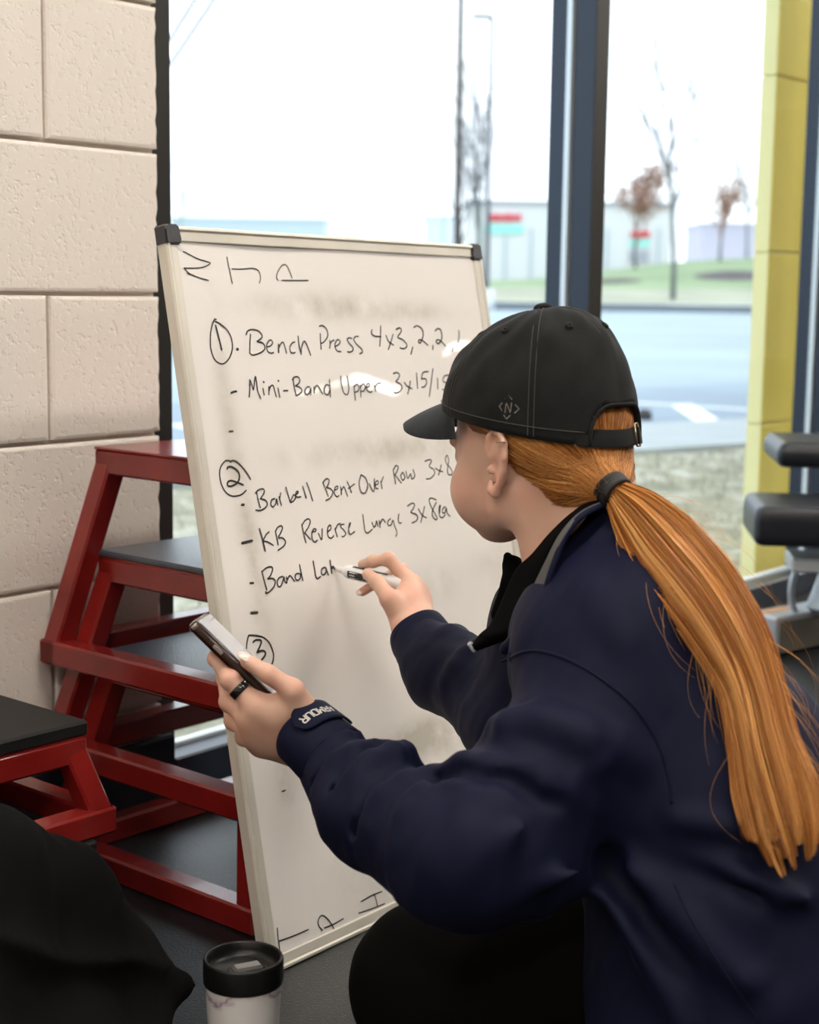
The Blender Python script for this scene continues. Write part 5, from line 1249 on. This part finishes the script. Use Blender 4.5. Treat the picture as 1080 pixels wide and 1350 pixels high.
def lines(starts, n, lift, name, bow=0, inside=True):
    ps, tn = [], []; m_ = 18; t_ = np.linspace(0, 1, m_)
    for _ in range(n):
        u_ = rng.uniform(0, 1); k = u_*(len(starts)-1); i = min(int(k), len(starts)-2); f_ = k-i; s_ = A(*starts[i])*(1-f_)+A(*starts[i+1])*f_
        s_ = s_+rng.normal(0, .0018, 3); e_ = TIE+rng.normal(0, .0035, 3)
        P = s_[None]*(1-t_[:, None])+e_[None]*t_[:, None]; up_ = bow(u_) if callable(bow) else bow
        P[:, 2] += up_*np.sin(t_*math.pi)*(1-.3*t_)+rng.normal(0, .0016)*np.sin(t_*math.pi)+rng.normal(0, .0007)*np.sin(t_*9)
        cl = math.sin(u_*61)*.5+math.sin(u_*23+1)*.5
        P = np.array([hw(*p) for p in P]); P0_ = P.copy(); P = push(P, lift+.0016*max(0, cl)+rng.uniform(0, .0016)); wq = np.clip(t_/.16, 0, 1)[:, None]; wq = wq*wq*(3-2*wq); P = P0_*(1-wq)+P*wq if inside else P; ps.append(P)
        tn.append(np.clip(.42+.26*cl+rng.normal(0, .18), 0, 1))
    return strands(name, ps, .00034, tn)
rimL = [capr(az, .0) for az in np.linspace(.80, math.pi, 26)]
rimL = [(x*.90, y*.90, z_+.007) for x, y, z_ in rimL]; rimR = [(x, -y, z_) for x, y, z_ in rimL]
lines(rimL, 1500, .0008, 'scalp_hair', lambda u_: .022*max(0, 1-u_/.32)-.004); lines(rimR, 900, .0008, 'scalp_hair', lambda u_: .022*max(0, 1-u_/.32)-.004)
opn = [(-.084, y, .042) for y in np.linspace(-.046, .046, 8)]
lines(opn, 500, .0010, 'scalp_hair', 0)
nape = [(-.014, .0715, .004), (-.018, .068, -.014), (-.028, .062, -.032), (-.045, .050, -.055), (-.062, .036, -.070), (-.078, .020, -.076), (-.082, 0, -.077)]
lines(nape, 900, .0006, 'nape_hair', -.002, False); lines([(a, -b_, c_) for a, b_, c_ in nape], 500, .0006, 'nape_hair', -.002, False)
# fine wisps under the hairline
tw = hw(*TIE); print('tie px', 540+F*((tw-CC) @ cr)/((tw-CC) @ cf), 675-F*((tw-CC) @ cu)/((tw-CC) @ cf))
# ---- ponytail lying over the back of the jacket
ce = [(804, 642, None), (838, 675), (878, 722), (924, 778), (964, 842), (990, 905), (1006, 975), (1022, 1040), (1036, 1100), (1048, 1156)]
wd_ = [13, 35, 52, 54, 49, 42, 44, 54, 52, 30]
def jdepth(px, py):
    p, n_ = onjk(min(px, 1075), py, 0)
    return None if p is None else float((p-CC) @ cf)
cpts, hw_ = [], []
zc = []
for k, c_ in enumerate(ce):
    zs = [jdepth(c_[0]+dx, c_[1]) for dx in (-30, 0, 25)]; zs = [q for q in zs if q]
    zc.append(min(zs) if zs else 1.5)
print('pony depths', [round(float(z_), 3) for z_ in zc])
for k in range(len(zc)):
    if k == 0: Z_ = float((tw-CC) @ cf)
    else: Z_ = min(zc[k]-.022, float((tw-CC) @ cf)-.004*k) if k < 4 else zc[k]-.020
    zc[k] = Z_
zc = np.convolve(np.r_[zc[0], zc, zc[-1]], [.25, .5, .25], 'valid'); zc[0] = float((tw-CC) @ cf)
cpts = [at(c_[0], c_[1], Z_) for c_, Z_ in zip(ce, zc)]
m_ = 40; cp = np.array(smoothpath(cpts, 5)); tt = np.linspace(0, len(cp)-1, m_); ii = np.clip(tt.astype(int), 0, len(cp)-2); cp = cp[ii]*(1-(tt-ii)[:, None])+cp[ii+1]*(tt-ii)[:, None]
wr_ = np.interp(np.linspace(0, 1, m_), np.linspace(0, 1, len(wd_)), wd_)*np.interp(np.linspace(0, 1, m_), np.linspace(0, 1, len(zc)), zc)/F
Tn = np.gradient(cp, axis=0); Tn /= np.linalg.norm(Tn, axis=1)[:, None]; Nn = CC-cp; Nn -= Tn*(Nn*Tn).sum(1)[:, None]; Nn /= np.linalg.norm(Nn, axis=1)[:, None]; Sn = np.cross(Tn, Nn); Sn *= np.sign((Sn @ cr).mean())
pd = nrm(cp[3]-cp[0]); _, s_, u_ = frame_of(pd)
for k in range(4):
    an = np.linspace(0, 2*math.pi, 33); R_ = .0148; cc_ = tw+pd*(-.005+.0040*k)
    o = mesh('hair_tie', *tube_vf([cc_+(s_*math.cos(a)+u_*math.sin(a))*R_+pd*.0015*math.sin(a+k) for a in an], .0034, 8, False), M_ELASTIC, smooth=True); child(o)
s__ = np.linspace(0, 1, m_); paths, tn, rd = [], [], []
NCL = 50
for c_ in range(NCL):
    a0 = -1+2*(c_+.5)/NCL+rng.normal(0, .05); b0 = rng.uniform(-.2, 1); wv = rng.uniform(.06, .24)*(1 if rng.random() < .5 else -1); phs = rng.uniform(0, 6.28); fr_ = rng.uniform(.8, 1.7); ln_ = rng.uniform(.86, 1.0)
    if abs(a0) > .8: ln_ = rng.uniform(.8, .92)
    ctone = np.clip(rng.normal(.42, .20)+.16*b0, .06, .95)  # deeper clumps darker: shade of the gaps put into the tone
    for _ in range(112):
        ra, rb = rng.normal(0, .050), rng.normal(0, .22)
        a = a0+ra*(.45+.9*np.sin(s__*2.6)**2)+wv*np.sin(s__*fr_*5+phs)*s__
        a = np.clip(a, -1.08, 1.08); b_ = (b0+rb)
        dome = np.sqrt(np.clip(1.05-(a/1.1)**2, .02, 1))
        th_ = np.interp(s__, [.03, .12, .35, .7, 1], [.006, .017, .022, .020, .012])
        P = cp+Sn*(a*wr_)[:, None]+Nn*((dome*(.10+.75*b_)*th_-.006*s__+.004*np.sin(s__*fr_*7+phs*2)*s__))[:, None]
        if s__[-1]*ln_ < 1:
            q = s__*ln_*rng.uniform(.965, 1.0); P = np.stack([np.interp(q, s__, P[:, d]) for d in range(3)], 1)
        paths.append(P); tn.append(np.clip(ctone+rng.normal(0, .20), 0, 1)); rd.append(rng.uniform(.00028, .00042))
strands('ponytail', paths, rd, tn)['label'] = 'long straight copper ponytail'
# solid core so the bundle is opaque
V_, Q_ = [], []
for i in range(m_):
    for k in range(24):
        a = 2*math.pi*k/24; V_.append(cp[i]+Sn[i]*math.cos(a)*wr_[i]*.66*(min(1, .55+i*.05) if i < m_-4 else .4)+Nn[i]*(math.sin(a)*.007-.004))
for i in range(m_-3):
    for k in range(24): Q_.append((i*24+k, i*24+(k+1) % 24, (i+1)*24+(k+1) % 24, (i+1)*24+k))
child(mesh('ponytail_core', V_, Q_, M_HAIRB, smooth=True))
# flyaway strands
paths, tn = [], []
for _ in range(70):
    i0 = rng.integers(6, m_-8); sgn_ = 1 if rng.random() < .72 else -1; L = rng.uniform(.03, .09); s0 = np.linspace(0, 1, 16); c1 = rng.uniform(.3, 1.4); 
    base = cp[i0]+Sn[i0]*wr_[i0]*.93*sgn_+Nn[i0]*.006
    P = base+Tn[i0]*(s0*L)[:, None]+Sn[i0]*sgn_*(np.sin(s0*c1*2)*L*rng.uniform(.15, .42))[:, None]+Nn[i0]*(np.sin(s0*3+c1)*L*.2)[:, None]
    paths.append(P); tn.append(.8)
for _ in range(26):
    u_ = rng.uniform(.2, 1); q = rimL[int(u_*25)]; b0 = hw(*q); e0 = hw(*(TIE+rng.normal(0, .006, 3))); s0 = np.linspace(0, 1, 16)[:, None]
    P = b0*(1-s0)+e0*s0; P = push(P, .004)+(np.sin(s0*3.14)*rng.uniform(.001, .006))*nrm(b0-OH); paths.append(P); tn.append(.8)
strands('flyaway_hairs', paths, .00013, tn)
# temple hairs are part of scalp_hair; earring
e1 = at(661, 583, 1.545)
def onbody(px, py):
    d = Vector(ray(px, py)).normalized(); h_ = BV_B.ray_cast(Vector(CC), d); return A(*h_[0]) if h_[0] is not None else at(px, py, 1.56)
BV_B = BVHTree.FromPolygons([tuple(p) for p in parts_V[0]], [tuple(int(i) for i in q) for q in parts_Q[0]])
for (px, py), r_ in (((660, 583), .0042), ((652, 636), .0022)):
    p = onbody(px, py); ring = [p+nrm(CC-p)*.001+cr*math.cos(a)*r_+nrm(CC-p)*math.sin(a)*r_ for a in np.linspace(0, 6.283, 20)]
    sub(body, mesh('earring', *tube_vf(ring, .0009, 6, False), M_BRASS, smooth=True))

# ================================================================ PHONE
pL = nrm(-cr*.715+cu*.70+cf*.0); p_n = nrm(cr*.70+cu*.66-cf*.055); p_n = nrm(p_n-pL*(p_n @ pL)); pW = np.cross(pL, p_n); pW = pW if pW @ cf > 0 else -pW
top_near = at(252, 822, 1.575); PLn, PWd, PTh = .150, .074, .0125
pc = top_near-pL*PLn/2+pW*PWd/2-p_n*.0
ph_ = empty('smartphone', pc, 'smartphone in a dark brown case held in the left hand, screen tilted up', 'phone')
mesh('case', *box_vf((0, 0, 0), pL, pW, p_n, PLn, PWd, PTh, .0042), M_CASE, ph_, True)
mesh('camera_end', *box_vf(pL*(PLn/2-.005), pL, pW, p_n, .0112, PWd+.0006, PTh+.0006, .0040), M_PHBACK, ph_, True)
mesh('screen', *box_vf(p_n*(PTh/2+.0002), pL, pW, p_n, PLn-.007, PWd-.008, .001, .0004), M_SCREEN, ph_)
mesh('side_button', *box_vf(-pW*(PWd/2+.0003)+pL*.038, pL, pW, p_n, .012, .0016, .0042, .0006), M_PHBACK, ph_)
mesh('side_button', *box_vf(-pW*(PWd/2+.0003)+pL*.056, pL, pW, p_n, .009, .0012, .0036, .0005), M_CASE, ph_)
# ================================================================ MARKER
mt = bpx(441, 749.5, .0006); me_ = at(533, 771, ZB-.056); md_ = nrm(me_-mt)
mk = empty('dry_erase_marker', mt, 'white dry-erase marker with black label in the right hand, tip on the board', 'marker')
Lm = np.linalg.norm(me_-mt)
mesh('barrel', *lathe_vf((0, 0, 0), md_, [(.0045, .0165), (.0062, .017), (.0084, .0215), (.0086, .024), (.0086, Lm-.021), (.0088, Lm-.020)], 40), M_MWHITE, mk, True)
mesh('nib_cone', *lathe_vf((0, 0, 0), md_, [(.0022, .003), (.0026, .0045), (.0045, .0165)], 28), M_MWHITE, mk, True)
mesh('nib', *lathe_vf((0, 0, 0), md_, [(.0, .0), (.0014, .0004), (.0019, .003), (.002, .005)], 16), M_INK, mk, True)
mesh('end_cap', *lathe_vf((0, 0, 0), md_, [(.0089, Lm-.0205), (.0092, Lm-.019), (.0093, Lm-.002), (.0086, Lm-.0004), (.0068, Lm), (.0062, Lm-.0016), (.0058, Lm-.002)], 40), M_MWHITE, mk, True)
mesh('end_recess', *lathe_vf((0, 0, 0), md_, [(.0060, Lm-.0019), (.004, Lm-.0026), (0, Lm-.0022)], 24), M_MGREY, mk, True)
_, ms_, mu_ = frame_of(md_)
def mpt(a, h_, r_): return md_*h_+(ms_*math.cos(a)+mu_*math.sin(a))*r_
fc = nrm(CC-mt); fc = nrm(fc-md_*(fc @ md_)); a0 = math.atan2(fc @ mu_, fc @ ms_)
dn_ = -cu; dn_ = nrm(dn_-md_*(dn_ @ md_)); a1 = math.atan2(dn_ @ mu_, dn_ @ ms_); sg = 1 if math.sin(a1-a0) > 0 else -1
def label_patch(nm, aa, ab, ha, hb, m, r_=.00875):
    vs, fs = [], []
    for i in range(13):
        for j in range(3): vs.append(mpt(a0+sg*(aa+(ab-aa)*i/12), ha+(hb-ha)*j/2, r_))
    for i in range(12):
        for j in range(2): k = i*3+j; fs.append((k, k+1, k+4, k+3))
    return mesh(nm, vs, fs, m, mk, True)
label_patch('black_label', -.15, 1.05, .0265, Lm-.024, M_INK); label_patch('black_label', -1.9, -.85, .030, Lm-.024, M_INK)
gx = G()
def mstroke(pts, rad=.0088):
    P = [mpt(a0+sg*(.45-(y_-.5)*.95), .030+x_*.0085, rad) for x_, y_ in pts]
    for k in range(len(P)-1):
        N_2 = nrm(P[k]-md_*(P[k] @ md_)); d_ = nrm(P[k+1]-P[k]); s2 = np.cross(N_2, d_)*.0006
        gx.add([P[k]-s2-d_*.0004, P[k]+s2-d_*.0004, P[k+1]+s2+d_*.0004, P[k+1]-s2+d_*.0004], [(0, 1, 2, 3)])
for off, st_ in ((0, [(1, .95), (0, .95), (0, .05), (1, .05)]), (0, [(0, .5), (.9, .5)]), (1.3, [(0, .95), (1, .05)]), (1.3, [(1, .95), (0, .05)]), (2.6, [(0, .05), (0, .95), (1, .95), (1, .5), (0, .5)]), (5.6, [(0, .05), (0, .95), (1, .95), (1, .05), (0, .05)])):
    mstroke([(x_+off, y_) for x_, y_ in st_])
gx.build('label_lettering', M_MWHITE, mk)
bpy.context.view_layer.update()
print('tris', sum(len(o.data.polygons)*2 for o in bpy.data.objects if o.type == 'MESH'))
